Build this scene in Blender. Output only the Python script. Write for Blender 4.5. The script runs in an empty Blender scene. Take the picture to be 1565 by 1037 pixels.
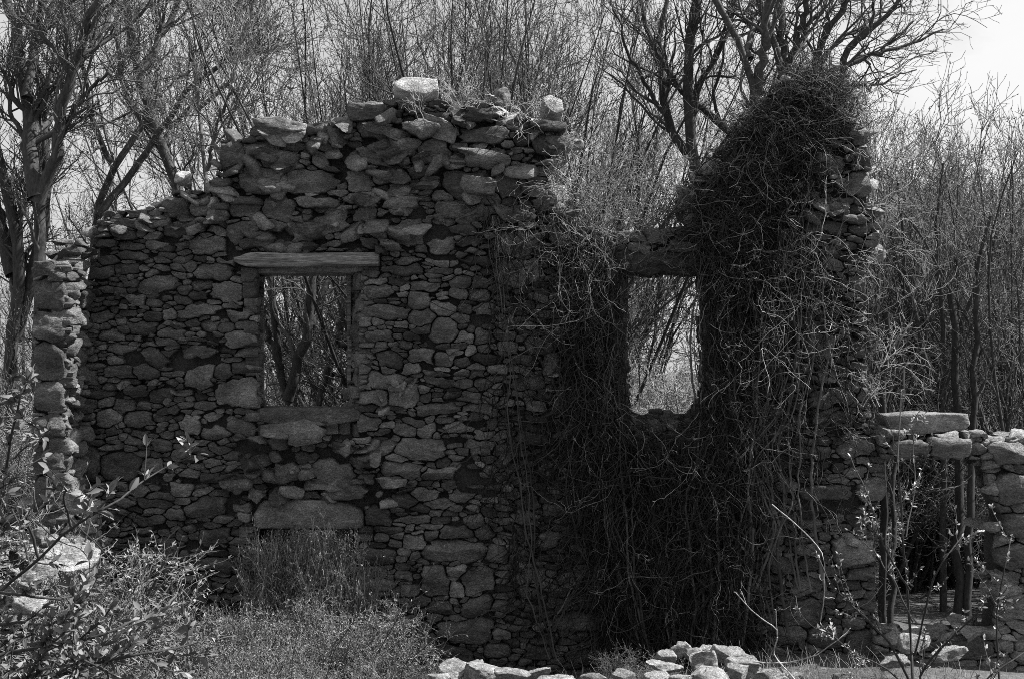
import bpy, math, random
import numpy as np
from mathutils import Vector
from mathutils.geometry import tessellate_polygon

rng = np.random.default_rng(7)
random.seed(7)
scene = bpy.context.scene
col = scene.collection
D0 = 14.0; S = 160.0; CZ = 3.1
def P(px, py, d=D0):
    k = d / D0
    return np.array([(px-782.5)/S*k, d-D0, CZ+(518.5-py)/S*k])
def W(px, py): return ((px-782.5)/S, CZ+(518.5-py)/S)   # wall plane metres
def WL(l): return [W(*p) for p in l]

# ------------------------------------------------------------------ noise
def _h(i, j, k, s):
    n = (i*374761393 + j*668265263 + k*1274126177 + s*974711) & 0xffffffff
    n = ((n ^ (n >> 13)) * 1274126177) & 0xffffffff
    n = n ^ (n >> 16)
    return (n & 0xffff) / 65535.0
def vn(p, f=1.0, s=0):
    q = np.asarray(p, float)*f + 1000.0
    i = np.floor(q).astype(np.int64); t = q - i; t = t*t*(3-2*t)
    r = 0
    for a in (0, 1):
        for b in (0, 1):
            for c in (0, 1):
                w = (t[..., 0] if a else 1-t[..., 0])*(t[..., 1] if b else 1-t[..., 1])*(t[..., 2] if c else 1-t[..., 2])
                r = r + w*_h(i[..., 0]+a, i[..., 1]+b, i[..., 2]+c, s)
    return r*2-1
def fbm(p, f=1.0, s=0, o=3):
    r = 0; a = 1.0
    for k in range(o):
        r = r + a*vn(p, f*2**k, s+k*17); a *= .5
    return r

# ------------------------------------------------------------------ mesh builder
class MB:
    def __init__(self): self.v = []; self.f = []; self.n = 0; self.t = []
    def add(self, v, faces, tone=.5):
        """faces: list of int arrays (m,3) or (m,4)"""
        v = np.asarray(v, float).reshape(-1, 3)
        self.v.append(v)
        t = np.broadcast_to(np.asarray(tone, float), (len(v),)) if np.ndim(tone) < 2 else tone
        self.t.append(np.array(t, float))
        for f in faces:
            f = np.asarray(f, dtype=np.int64)
            if len(f): self.f.append(f + self.n)
        self.n += len(v)
    def build(self, name, mat, parent=None, smooth=True, origin=None):
        me = bpy.data.meshes.new(name)
        v = np.concatenate(self.v) if self.v else np.zeros((0, 3))
        if origin is not None: v = v - np.asarray(origin)
        me.vertices.add(len(v)); me.vertices.foreach_set('co', v.astype(np.float32).ravel())
        sizes = np.concatenate([np.full(len(f), f.shape[1]) for f in self.f])
        loops = np.concatenate([f.ravel() for f in self.f])
        me.loops.add(len(loops)); me.loops.foreach_set('vertex_index', loops.astype(np.int32))
        me.polygons.add(len(sizes))
        st = np.concatenate([[0], np.cumsum(sizes)[:-1]])
        me.polygons.foreach_set('loop_start', st.astype(np.int32))
        me.polygons.foreach_set('use_smooth', np.full(len(sizes), smooth))
        at = me.attributes.new('tone', 'FLOAT', 'POINT')
        at.data.foreach_set('value', np.concatenate(self.t).astype(np.float32))
        me.update(calc_edges=True)
        me.materials.append(mat)
        o = bpy.data.objects.new(name, me); col.objects.link(o)
        if parent is not None: o.parent = parent
        if origin is not None and parent is None: o.location = origin
        return o

def tag(o, label=None, cat=None, group=None, kind=None):
    if label: o['label'] = label
    if cat: o['category'] = cat
    if group: o['group'] = group
    if kind: o['kind'] = kind
    return o
def thing(name, label, cat, loc=(0, 0, 0), group=None):
    o = bpy.data.objects.new(name, None); col.objects.link(o); o.location = loc
    o.empty_display_size = .3
    return tag(o, label, cat, group)
def dup(root, loc, rz, sc, label, group):
    r = root.copy(); col.objects.link(r); r.location = loc; r.rotation_euler = (0, 0, rz)
    r.scale = (sc, sc, sc) if np.isscalar(sc) else sc
    r['label'] = label; r['group'] = group
    for ch in KIDS[root.name]:
        c = ch.copy(); col.objects.link(c); c.parent = r
    return r
KIDS = {}

# ------------------------------------------------------------------ materials
def nodes(name):
    m = bpy.data.materials.new(name); m.use_nodes = True
    nt = m.node_tree; b = nt.nodes['Principled BSDF']
    b.inputs['Roughness'].default_value = .92
    b.inputs['Specular IOR Level'].default_value = .25
    return m, nt, b
def nz(nt, vec, scale, detail=4, rough=.6):
    n = nt.nodes.new('ShaderNodeTexNoise'); n.inputs['Scale'].default_value = scale
    n.inputs['Detail'].default_value = detail; n.inputs['Roughness'].default_value = rough
    nt.links.new(vec, n.inputs['Vector']); return n.outputs['Fac']
def ramp(nt, fac, a, b, lo, hi):
    n = nt.nodes.new('ShaderNodeMapRange'); n.inputs['From Min'].default_value = a; n.inputs['From Max'].default_value = b
    n.inputs['To Min'].default_value = lo; n.inputs['To Max'].default_value = hi
    nt.links.new(fac, n.inputs['Value']); return n.outputs['Result']
def mul(nt, a, b, op='MULTIPLY'):
    n = nt.nodes.new('ShaderNodeMath'); n.operation = op
    for k, x in enumerate((a, b)):
        if isinstance(x, (int, float)): n.inputs[k].default_value = x
        else: nt.links.new(x, n.inputs[k])
    return n.outputs[0]
def mk(name, base=1.0, attr=True, layers=((9, .75, 1.25), (150, .55, 1.45)), lichen=0, bump=.5, bscale=40, rough=.92, bdist=.01, stretch=None):
    m, nt, b = nodes(name)
    tc = nt.nodes.new('ShaderNodeTexCoord'); vec = tc.outputs['Object']
    if stretch:
        mp = nt.nodes.new('ShaderNodeMapping'); mp.inputs['Scale'].default_value = stretch
        nt.links.new(vec, mp.inputs['Vector']); vec = mp.outputs['Vector']
    if attr:
        a = nt.nodes.new('ShaderNodeAttribute'); a.attribute_name = 'tone'; c = mul(nt, a.outputs['Fac'], base)
    else:
        v = nt.nodes.new('ShaderNodeValue'); v.outputs[0].default_value = base; c = v.outputs[0]
    for sc, lo, hi in layers:
        c = mul(nt, c, ramp(nt, nz(nt, vec, sc), .3, .7, lo, hi))
    if lichen:
        l = ramp(nt, nz(nt, vec, 14, 6, .75), .58, .66, 0, lichen)
        c = mul(nt, c, l, 'ADD')
        st = ramp(nt, nz(nt, vec, 1.7, 7, .72), .4, .6, .5, 1.05)
        c = mul(nt, c, st)
    cb = nt.nodes.new('ShaderNodeCombineColor')
    for k in range(3): nt.links.new(c, cb.inputs[k])
    nt.links.new(cb.outputs[0], b.inputs['Base Color'])
    b.inputs['Roughness'].default_value = rough
    if bump:
        h = mul(nt, nz(nt, vec, bscale, 8, .7), nz(nt, vec, bscale*.23, 5, .65), 'ADD')
        bp = nt.nodes.new('ShaderNodeBump'); bp.inputs['Strength'].default_value = bump; bp.inputs['Distance'].default_value = bdist
        nt.links.new(h, bp.inputs['Height']); nt.links.new(bp.outputs[0], b.inputs['Normal'])
    return m
M_STONE = mk('granite', layers=((5, .72, 1.28), (28, .72, 1.3), (75, .45, 1.6)), lichen=.06, bump=1.0, bscale=34, bdist=.04, stretch=(1, 1, 1.9))
M_CORE = mk('mortar_rubble', base=.055, attr=False, layers=((6, .6, 1.3), (60, .6, 1.4)), bump=1, bscale=25, bdist=.04)  # mortar toned near black so joints and hollows carry their shade
M_WOOD = mk('weathered_wood', base=.19, attr=False, layers=((3, .5, 1.4), (9, .5, 1.5), (26, .45, 1.5)), bump=.9, bscale=20, bdist=.015, stretch=(.6, 9, 9))
M_BARK = mk('bark', layers=((5, .7, 1.3), (40, .6, 1.4)), bump=.6, bscale=30, bdist=.01, stretch=(1, 1, .35))
M_TWIG = mk('twig_bark', layers=((3, .7, 1.3),), bump=0)
M_VINE = mk('vine_bark', layers=((4, .6, 1.4),), bump=0)
M_LEAF = mk('leaf', layers=((6, .8, 1.2),), bump=0, rough=.55)
M_SOIL = mk('soil', base=.09, attr=False, layers=((.7, .6, 1.3), (9, .6, 1.4), (90, .5, 1.5)), bump=1, bscale=14, bdist=.05)

# ------------------------------------------------------------------ stones
def inpoly(p, poly):
    x, y = p[..., 0], p[..., 1]; r = np.zeros(x.shape, bool)
    n = len(poly)
    for i in range(n):
        x0, y0 = poly[i]; x1, y1 = poly[(i+1) % n]
        if y0 == y1: continue
        c = ((y0 > y) != (y1 > y)) & (x < (x1-x0)*(y-y0)/(y1-y0)+x0)
        r ^= c
    return r
def masker(outer, holes=()):
    def f(p):
        r = inpoly(p, outer)
        for h in holes: r &= ~inpoly(p, h)
        return r
    return f
def throw(mask, bbox, fixed, classes, r):
    """fixed rows: cx cz a b rot extra tone ; returns array"""
    st = [list(f) for f in fixed]
    A = np.array([s[:4] for s in st]) if st else np.zeros((0, 4))
    buf = np.zeros((6000, 4)); n = len(st); buf[:n] = A
    x0, z0, x1, z1 = bbox
    for (tries, a0, a1, b0, b1) in classes:
        c = np.column_stack([r.uniform(x0, x1, tries), r.uniform(z0, z1, tries)])
        ok = mask(c)
        for k in np.nonzero(ok)[0]:
            a = r.uniform(a0, a1); b = min(r.uniform(b0, b1), a*.95)
            if n:
                q = buf[:n]
                d = (np.abs(q[:, 0]-c[k, 0])/(q[:, 2]+a))**2.6 + (np.abs(q[:, 1]-c[k, 1])/(q[:, 3]+b))**2.6
                if d.min() < .62: continue
            buf[n] = (c[k, 0], c[k, 1], a, b); n += 1
            st.append([c[k, 0], c[k, 1], a, b, r.normal(0, .13), None, None])
            if n >= 5999: return st
    return st
FR = np.array([1.0, 1.0, .965, .9, .76, .5, .22])
def stones(mb, mask, bbox, fixed, classes, frame, r, proud=.019, relief=.026, gap=.0055, tone=(.08, .21), K=32, zone=None, seed=0):
    st = throw(mask, bbox, fixed, classes, r)
    C = np.array([[s[0], s[1], s[2], s[3], s[4]] for s in st])
    K0 = K; nr = 34
    for i, s in enumerate(st):
        cx, cz, a, b, ro = C[i]
        big = max(a, b)*1.6 + .05
        K = K0+4 if a*b > .006 else (K0-6 if a*b > .0022 else K0-14)
        th = np.linspace(0, 2*math.pi, K, endpoint=False)+.3
        near = np.nonzero((np.abs(C[:, 0]-cx) < C[:, 2]+big) & (np.abs(C[:, 1]-cz) < C[:, 3]+big))[0]
        near = near[near != i]
        ca, sa = math.cos(ro), math.sin(ro)
        dx = np.cos(th)*a; dz = np.sin(th)*b
        dirs = np.column_stack([dx*ca-dz*sa, dx*sa+dz*ca])
        L = np.linalg.norm(dirs, axis=1)
        ts = np.linspace(.25, 2.0, nr)
        pts = np.array([cx, cz]) + dirs[:, None, :]*ts[None, :, None]     # K,nr,2
        def sd(j, p):
            X = p[..., 0]-C[j, 0]; Z = p[..., 1]-C[j, 1]; c2, s2 = math.cos(C[j, 4]), math.sin(C[j, 4])
            u = np.abs(X*c2+Z*s2)/C[j, 2]; v = np.abs(-X*s2+Z*c2)/C[j, 3]
            return ((u**4+v**4)**(1/4)-1)*min(C[j, 2], C[j, 3])
        ptw = pts; pw3 = np.concatenate([pts, np.zeros(pts.shape[:-1]+(1,))], -1)
        pts = pts+np.stack([vn(pw3, 4.5, 61)*.045+vn(pw3, 15, 62)*.018, vn(pw3, 4.5, 63)*.03+vn(pw3, 15, 64)*.015], -1)
        di = sd(i, pts)
        bad = (di > .12+.3*min(a, b)) | ~mask(ptw)
        if len(near):
            dj = np.min(np.stack([sd(j, pts) for j in near]), axis=0); bad |= dj < di
        bad[:, -1] = True
        k = np.argmax(bad, axis=1)
        t = ts[np.maximum(k, 0)] - (ts[1]-ts[0])*.5
        t = np.where(k == 0, .3, t)
        if a*b < .0012 and t.mean() < .45: continue
        R = t*L
        R = .9*R + .05*(np.roll(R, 1)+np.roll(R, -1))
        sz = math.sqrt(a*b)
        R = np.maximum(R-gap*min(1, sz/.07)*r.uniform(.5, 1.4), .008)
        un = dirs/L[:, None]
        pr = s[5] if s[5] is not None else r.normal(0, proud)
        if zone is not None and s[5] is None: pr = zone(cx, cz, pr, r)
        if pr is None: continue
        if s[5] is None: pr = min(max(pr, -.035), .09)
        H = relief*r.uniform(.5, 1.4)*min(1.2, sz/.1)
        q = r.uniform(4, 14)
        f = FR[:, None]
        uv = np.array([cx, cz]) + un[None]*(R[None, :]*f)[..., None]     # rings,K,2
        uv = np.concatenate([uv.reshape(-1, 2), [[cx, cz]]])
        ff = np.concatenate([np.repeat(FR, K), [0]])
        p3 = np.column_stack([uv[:, 0]*.8, uv[:, 1]*1.9, np.full(len(uv), i*3.7+seed)])
        h = pr + H*(1-ff**q) - .004
        # chisel planes
        rel = (uv-np.array([cx, cz]))/np.array([a, b])
        tl = r.normal(0, .75, 2)*H; h = h + rel@tl
        for _ in range(r.integers(2, 6)):
            an = r.uniform(0, 2*math.pi); d = rel[:, 0]*math.cos(an)+rel[:, 1]*math.sin(an)
            h = np.minimum(h, pr + H*1.1 - np.maximum(d-r.uniform(-.2, .5), 0)*r.uniform(.6, 1.8)*H*1.3)
        h = h + fbm(p3, 8, 3)*.012 + vn(p3, 30, 9)*.005
        h[K:2*K] = np.minimum(h[K:2*K], pr-.014)-.012
        h[:K] = min(pr, 0)-.13
        sc_ = min(1, sz/.1)
        wob = np.column_stack([vn(p3, 16, 21), vn(p3, 16, 22)])*.011*sc_ + np.column_stack([vn(p3, 45, 23), vn(p3, 45, 24)])*.004*sc_
        uv = uv + wob*np.clip(ff, .2, 1)[:, None]
        tn = s[6]*.82 if s[6] is not None else r.uniform(*tone)*(1.0 if r.random() > .12 else r.uniform(.6, 1.5))
        idx = np.arange(K); nx_ = (idx+1) % K
        fs = [np.column_stack([g*K+idx, g*K+nx_, (g+1)*K+nx_, (g+1)*K+idx]) for g in range(len(FR)-1)]
        fs.append(np.column_stack([(len(FR)-1)*K+idx, (len(FR)-1)*K+nx_, np.full(K, len(FR)*K)]))
        mb.add(frame(uv[:, 0], uv[:, 1], h), fs, tn)
def frame_main(y=0.0, sign=-1):
    return lambda u, v, h: np.column_stack([u, y+sign*h, v])
def frame_quad(a, b, c, d):
    """bilinear patch a(0,0) b(1,0) c(1,1) d(0,1); u in metres of |ab|, v metres of |ad|; normal = ab x ad"""
    a, b, c, d = [np.asarray(x, float) for x in (a, b, c, d)]
    lu = max(np.linalg.norm(b-a), np.linalg.norm(c-d)); lv = max(np.linalg.norm(d-a), np.linalg.norm(c-b))
    n = np.cross(b-a, d-a); n /= np.linalg.norm(n)
    def f(u, v, h):
        s = (u/lu)[:, None]; t = (v/lv)[:, None]
        return a*(1-s)*(1-t)+b*s*(1-t)+c*s*t+d*(1-s)*t + n*h[:, None]
    return f, lu, lv
def stone_quad(mb, q, classes, r, **kw):
    f, lu, lv = frame_quad(*q)
    outer = [(-.02, -.02), (lu+.02, -.02), (lu+.02, lv+.02), (-.02, lv+.02)]
    stones(mb, masker(outer), (0, 0, lu, lv), [], classes, f, r, **kw)

# unit sphere for rocks
def ico(sub=3):
    import bmesh
    bm = bmesh.new(); bmesh.ops.create_icosphere(bm, subdivisions=sub, radius=1)
    v = np.array([x.co[:] for x in bm.verts]); f = np.array([[q.index for q in x.verts] for x in bm.faces]); bm.free()
    return v, f
ICO3 = ico(4); ICO2 = ico(3)
def rock(mb, c, size, r, rot=None, tone=.2, hi=False, cuts=7, flat=.45):
    v, f = ICO3 if hi else ICO2
    v = v.copy()
    for _ in range(cuts):
        n = r.normal(size=3); n /= np.linalg.norm(n); d = r.uniform(.28, .7)
        e = v@n-d; v -= np.maximum(e, 0)[:, None]*n
    for ax in (2,):
        for sg in (1, -1):
            n = np.zeros(3); n[ax] = sg; n += r.normal(0, .1, 3); n /= np.linalg.norm(n)
            e = v@n-flat; v -= np.maximum(e, 0)[:, None]*n
    v = v/np.abs(v).max(0)
    s_ = r.uniform(0, 100)
    v = v*np.asarray(size)*.5
    q = v+s_
    m = min(size)
    v = v + v/np.linalg.norm(v, axis=1)[:, None]*(fbm(q, 1.2/m, 5)*.1*m + fbm(q, 4/m, 8)*.06*m + vn(q, 30, 6)*.006)[:, None]
    rot = rot if rot is not None else (r.normal(0, .15), r.normal(0, .15), r.uniform(0, 6.28))
    from mathutils import Euler
    Rm = np.array(Euler(rot).to_matrix())
    v = v@Rm.T + np.asarray(c)
    mb.add(v, [f], tone)

# ------------------------------------------------------------------ WALL geometry
OUT = [(95,1045),(85,960),(88,700),(95,560),(120,470),(140,400),(143,340),(165,322),(215,322),(258,303),(262,290),(322,292),(333,262),(335,214),(380,212),
 (384,188),(470,190),(530,186),(532,155),(600,156),(606,150),(668,153),(692,160),(752,156),(800,172),(815,186),(866,190),(866,206),(846,236),(838,262),(846,300),(862,330),
 (900,348),(945,366),(985,350),(1058,345),(1064,262),(1100,248),(1118,240),(1128,202),(1150,172),(1180,140),(1210,118),(1250,112),(1285,130),(1296,172),(1322,200),(1330,262),(1338,320),(1342,372),(1324,402),(1326,590),(1330,610),
 (1332,642),(1352,655),(1356,752),(1328,790),(1336,822),(1340,868),(1338,955),(1346,1045)]
WIN1f = [(392,406),(552,406),(548,520),(548,642),(396,642),(396,520)]
WIN1b = [(402,414),(531,414),(531,520),(530,624),(401,624),(402,520)]
WIN2f = [(946,408),(1086,408),(1090,500),(1090,600),(1066,648),(950,648),(948,560)]
WIN2b = [(962,424),(1068,421),(1070,500),(1070,602),(1048,628),(966,630),(961,560)]
DOORf = [(392,806),(549,806),(549,900),(549,1060),(392,1060),(392,900)]
DOORb = [(398,812),(545,812),(545,900),(545,1050),(398,1050),(398,900)]
HOLE = [(744,262),(757,263),(751,273)]
HOLEb = [(745,262),(757,263),(751,273)]
TH = .62
def at(px, py, Y):   # pixel to a point at depth Y behind the wall face
    return P(px, py, D0+Y)
def core_mesh(name, outer_px, holes, parent, inset=.05, y0=.095, th=TH, sub=1):
    def wl(l): return WL(l)
    o = np.array(WL(outer_px)); c = o.mean(0)
    # inset along normals
    n = len(o); prv = np.roll(o, 1, 0); nxt = np.roll(o, -1, 0)
    e = nxt-prv; nn = np.column_stack([-e[:, 1], e[:, 0]]); nn /= np.linalg.norm(nn, axis=1)[:, None]
    area = .5*np.sum(o[:, 0]*nxt[:, 1]-nxt[:, 0]*o[:, 1]); nn *= np.sign(area)
    o = o+nn*inset
    loopsF = [[(x, y0, z) for x, z in o]]; loopsB = [[(x, th, z) for x, z in o]]
    for f, b in holes:
        F = np.array(WL(f)); cf = F.mean(0); F = F+(F-cf)/np.linalg.norm(F-cf, axis=1)[:, None]*.035
        loopsF.append([(x, y0, z) for x, z in F])
        B = [at(px, py, th) for px, py in b]; B = np.array(B); cb = B.mean(0); B = B+(B-cb)/np.linalg.norm(B-cb, axis=1)[:, None]*.02
        loopsB.append([tuple(p) for p in B])
    tris = tessellate_polygon([[Vector((p[0], p[2], 0)) for p in l] for l in loopsF])
    F = np.array([p for l in loopsF for p in l]); B = np.array([p for l in loopsB for p in l]); N = len(F)
    fs = [np.array(tris), np.array(tris)[:, ::-1]+N]; k = 0
    q = []
    for l in loopsF:
        m = len(l)
        for i in range(m): q.append((k+i, k+(i+1) % m, N+k+(i+1) % m, N+k+i))
        k += m
    mb = MB(); mb.add(np.concatenate([F, B]), fs+[np.array(q)])
    return mb.build(name, M_CORE, parent, smooth=False)

main = thing('ruined_wall', 'tall broken rubble stone wall with two window openings and a low doorway', 'stone wall', (0, .3, 0))
main.location = (0, 0, 0)
core_mesh('wall_core', OUT, [(WIN1f, WIN1b), (WIN2f, WIN2b), (DOORf, DOORb), (HOLE, HOLEb)], main)

def fx(l):   # fixed stones from pixel boxes x0,y0,x1,y1 [,proud, tone, rot]
    out = []
    for s in l:
        x0, y0, x1, y1 = s[:4]; cx, cz = W((x0+x1)/2, (y0+y1)/2)
        out.append([cx, cz, (x1-x0)/2/S, (y1-y0)/2/S, (s[6] if len(s) > 6 else rng.normal(0, .05)), s[4] if len(s) > 4 else .01, s[5] if len(s) > 5 else None])
    return out
KEY = fx([
 (333,579,395,626,.02,.27),(287,561,327,596,.015,.26),(187,626,230,652,.02,.17),(272,635,308,661,.02,.29),(148,627,180,650,.01,.24),(343,503,392,532,.02,.22),
 (275,528,328,549,.02,.18,.15),(213,531,257,558,-.01,.15,-.5),(287,366,347,391,.015,.22),(173,371,221,383,.02,.16),(223,368,252,380,.02,.2),(175,384,222,398,.01,.15),
 (158,562,205,577,.03,.13),(203,560,247,576,.03,.13,-.2),(267,469,333,486,.02,.25,.05),(245,501,280,518,.01,.2),(243,470,267,488,.01,.27),
 (535,594,598,619,.02,.2),(595,588,638,621,.02,.27),(557,570,623,592,.02,.22),(555,503,602,522,.02,.2),(659,486,696,522,.02,.22),(552,467,628,489,.015,.2),(622,447,657,474,.02,.24),
 (577,536,612,561,-.005,.1),(622,529,664,554,.02,.24),(669,536,697,556,.02,.21),(612,553,644,571,.02,.25),(632,614,702,633,.02,.18),(547,636,582,660,.015,.22),(632,644,669,666,.02,.24),
 (682,648,722,663,.01,.23),(598,647,630,668,.01,.2),(582,406,650,421,.035,.1,.02),(655,408,690,419,.01,.15),
 (757,350,832,392,.0,.3),(760,393,830,437,-.005,.27),(825,541,860,576,.02,.2),(757,478,789,502,.01,.24),(768,520,788,535,.01,.25),
 (335,217,377,263,.03,.17),(402,232,457,262,.03,.18,-.2),(476,226,505,257,.02,.22),(367,257,428,298,.05,.2,-.15),(433,260,513,295,.04,.18,.1),(300,268,357,287,.06,.15,.05),
 (250,302,288,330,.02,.19),(290,306,327,333,.03,.2,-.3),(350,298,403,330,.03,.18),(407,297,450,337,.03,.17,-.3),(384,188,470,215,.09,.2,-.22),(455,187,512,210,.05,.2,-.1),
 (532,155,590,185,.05,.2),(616,186,668,211,.16,.34,-.2),(550,184,602,212,.04,.22),(700,194,782,222,.05,.17),(555,215,612,252,.02,.2),(640,210,692,252,.03,.18,.3),
 (524,258,577,297,.03,.29),(673,260,745,305,.01,.13,-.1),(758,262,795,307,.02,.15),(705,232,782,258,.12,.24),(812,186,868,202,.16,.12),(820,203,862,240,.04,.12),
 (510,225,545,262,-.03,.06),(345,335,402,380,.05,.18,.2),(400,330,440,352,.03,.18),(445,300,520,318,.08,.2,-.1),(520,295,575,312,.09,.2),(538,318,580,343,.02,.22),
 (590,300,640,322,.06,.24),(350,350,420,382,.06,.17,-.15),(468,330,530,358,.02,.2),(600,335,650,375,.01,.27),(655,360,700,385,.01,.24),
 (580,703,645,731,.02,.18),(645,713,718,731,.05,.24),(477,700,537,738,.06,.2),(98,684,150,735,-.005,.15),(150,690,215,733,-.005,.16),
 (412,656,440,690,.1,.17),(436,655,498,680,.2,.2),(420,702,458,736,.08,.15,.1),(460,740,500,765,.0,.17),(505,738,560,768,.12,.2,-.2),(560,735,602,772,.14,.19,-.2),
 (560,772,600,806,.06,.1),(548,832,601,862,.04,.15),(549,862,590,882,.01,.18),(555,883,606,900,.01,.23),(617,812,656,836,.02,.22),(673,800,720,822,.02,.14),(722,803,754,825,.02,.2),
 (650,825,738,857,.025,.2),(738,833,773,862,.01,.18),(640,860,692,911,.02,.21),(685,860,718,880,.01,.36),(690,884,706,908,.01,.34),(707,870,757,907,.02,.2),(703,911,754,943,.02,.15),
 (670,943,760,983,.02,.17),(590,940,640,975,.01,.15),(825,811,860,838,.015,.24),(868,909,920,932,.02,.15),(835,936,922,962,.07,.14),(800,985,850,1010,.02,.12),(660,985,720,1015,.02,.12),
 (1308,728,1355,766,.05,.24),(1225,740,1300,762,.1,.12),(1195,915,1262,960,.02,.17),(1240,950,1292,992,.02,.16),(1290,962,1340,1010,.02,.16),(1175,955,1235,985,.01,.18),
 (1268,820,1334,862,.12,.28),(1210,880,1262,908,.01,.2),(1165,790,1200,835,.01,.2),(1170,850,1215,880,.01,.2),(1225,508,1275,550,.02,.24),(1250,560,1276,590,.02,.22),
 (1300,420,1330,450,.0,.16),(1225,240,1290,265,.06,.24,-.2),(1290,262,1330,300,.03,.2),(1300,200,1328,225,.05,.22),(1085,285,1130,312,.06,.22),(1070,305,1100,330,.05,.18),
 (985,346,1030,372,.06,.25,-.2),(942,344,982,372,.05,.3,.2),(1030,655,1060,700,.01,.16),(1100,700,1125,730,.02,.2),(170,330,235,345,.04,.14),(196,318,220,330,.04,.3),(230,317,250,328,.04,.25),
 (240,820,275,850,.01,.16),(285,760,345,790,.02,.15),(310,805,345,830,.02,.15),(300,850,350,875,.02,.16),(345,875,388,905,.03,.17),(225,860,262,885,.02,.16),
])
# dark missing-stone recesses (pixel boxes)
GAPS = [WL(g) for g in ([(692,728),(700,716),(730,716),(735,730),(757,730),(757,740),(700,742)], [(186,540),(205,534),(222,546),(210,558),(190,556)], [(256,548),(276,530),(280,550),(268,560)],
 [(320,548),(335,536),(338,552),(330,558)], [(345,358),(362,380),(360,396),(345,398)], [(400,728),(418,738),(460,742),(505,742),(500,762),(462,745),(410,748)], [(1225,764),(1298,762),(1302,740),(1318,772),(1296,786),(1230,782)],
 [(512,228),(526,222),(540,250),(520,262),(510,250)], [(282,728),(305,730),(306,740),(284,738)], [(1095,735),(1135,732),(1138,760),(1105,762)], [(500,640),(545,642),(545,668),(505,672)],[(342,770),(356,766),(358,790),(344,788)],
 [(700,742),(740,746),(738,754),(700,750)], [(585,330),(596,322),(600,345),(588,350)], [(425,690),(445,684),(450,702),(430,710)], [(503,688),(545,682),(562,702),(520,708)], [(556,752),(585,748),(600,764),(560,772)], [(350,742),(385,736),(392,752),(360,758)], [(430,352),(445,345),(450,366),(436,372)])]
BM = MB()
msk = masker(WL(OUT), [WL(WIN1f), WL(WIN2f), WL(DOORf), WL([(384,762),(558,762),(558,810),(384,810)]), WL(HOLE), WL([(360,384),(582,384),(582,412),(360,412)])]+GAPS)
RAG = WL([(400,640),(560,650),(610,740),(600,830),(545,830),(520,770),(400,760),(380,800),(330,800),(390,700)])
def zone(x, z, pr, r):
    rag = z > 3.95 or inpoly(np.array([x, z]), RAG)
    if rag: return None if r.random() < (.12 if z > 3.95 else .25) else pr*2.8+.02
    if r.random() < .025: return None
    if z < .9: return pr*1.2
    return pr
CL = ((110, .15, .23, .065, .115), (1400, .095, .15, .04, .072), (10000, .055, .095, .024, .045), (20000, .034, .058, .014, .028), (12000, .02, .036, .009, .017))
stones(BM, msk, (-4.5, -.3, 3.7, 5.9), KEY, CL, frame_main(), rng, zone=zone)
def slabs(n, poly, r, sz=(.14, .4), pro=(-.12, .04)):
    q = np.array(WL(poly)); lo, hi = q.min(0), q.max(0)
    k = 0
    while k < n:
        c = r.uniform(lo, hi)
        if not inpoly(c, WL(poly)) or not msk(c): continue
        w = r.uniform(*sz); k += 1
        rock(BM, (c[0], r.uniform(*pro)+.06, c[1]), (w, r.uniform(.22, .4), w*r.uniform(.22, .5)), r, tone=r.uniform(.09, .32), rot=(r.normal(.34, .25), r.normal(.06, .24), r.normal(0, .35)), flat=.4)
slabs(125, [(335,225),(390,195),(530,190),(560,165),(680,165),(810,190),(850,205),(835,270),(800,330),(660,350),(600,380),(345,385),(335,300)], rng)
slabs(26, [(160,340),(330,300),(345,360),(250,345),(160,365)], rng, (.1, .28))
slabs(44, [(400,665),(560,665),(610,740),(600,775),(540,760),(330,760),(340,720)], rng, (.12, .34))
slabs(40, [(1080,250),(1275,215),(1300,380),(1290,420),(1090,350)], rng, (.12, .28))
slabs(70, [(170,400),(1320,400),(1320,1000),(170,900)], rng, (.07, .2), (-.05, .02))
BM.build('stonework', M_STONE, main)

# reveals of the openings, lintels, sill
RB = MB()
CR = ((60, .1, .16, .06, .09), (300, .06, .1, .035, .06), (900, .03, .055, .02, .035))
def reveal(front, back, i, j, flip=False):
    y0 = .02
    a = np.array([*W(*front[i])]); b = np.array([*W(*front[j])])
    A = np.array([a[0], y0, a[1]]); Bq = np.array([b[0], y0, b[1]])
    C = at(*back[j], TH); Dq = at(*back[i], TH)
    stone_quad(RB, (A, Dq, C, Bq) if not flip else (Bq, C, Dq, A), CR, rng, relief=.015, tone=(.09, .2), K=18)
for (f, b) in ((WIN1f, WIN1b), (WIN2f, WIN2b), (DOORf, DOORb)):
    n = len(f)
    for i in range(n):
        if f is DOORf and i in (0, 3): continue
        j = (i+1) % n
        # inward normal check
        a = np.array(W(*f[i])); c = np.array(W(*f[j])); cen = np.mean(WL(f), axis=0)
        A = np.array([a[0], 0, a[1]]); D_ = at(*b[i], TH); C_ = np.array([c[0], 0, c[1]])
        nrm = np.cross(D_-A, C_-A); inward = np.array([cen[0], .3, cen[1]])-A
        reveal(f, b, i, j, flip=(nrm@inward) < 0)
RB.build('opening_reveal', M_STONE, main)

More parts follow.
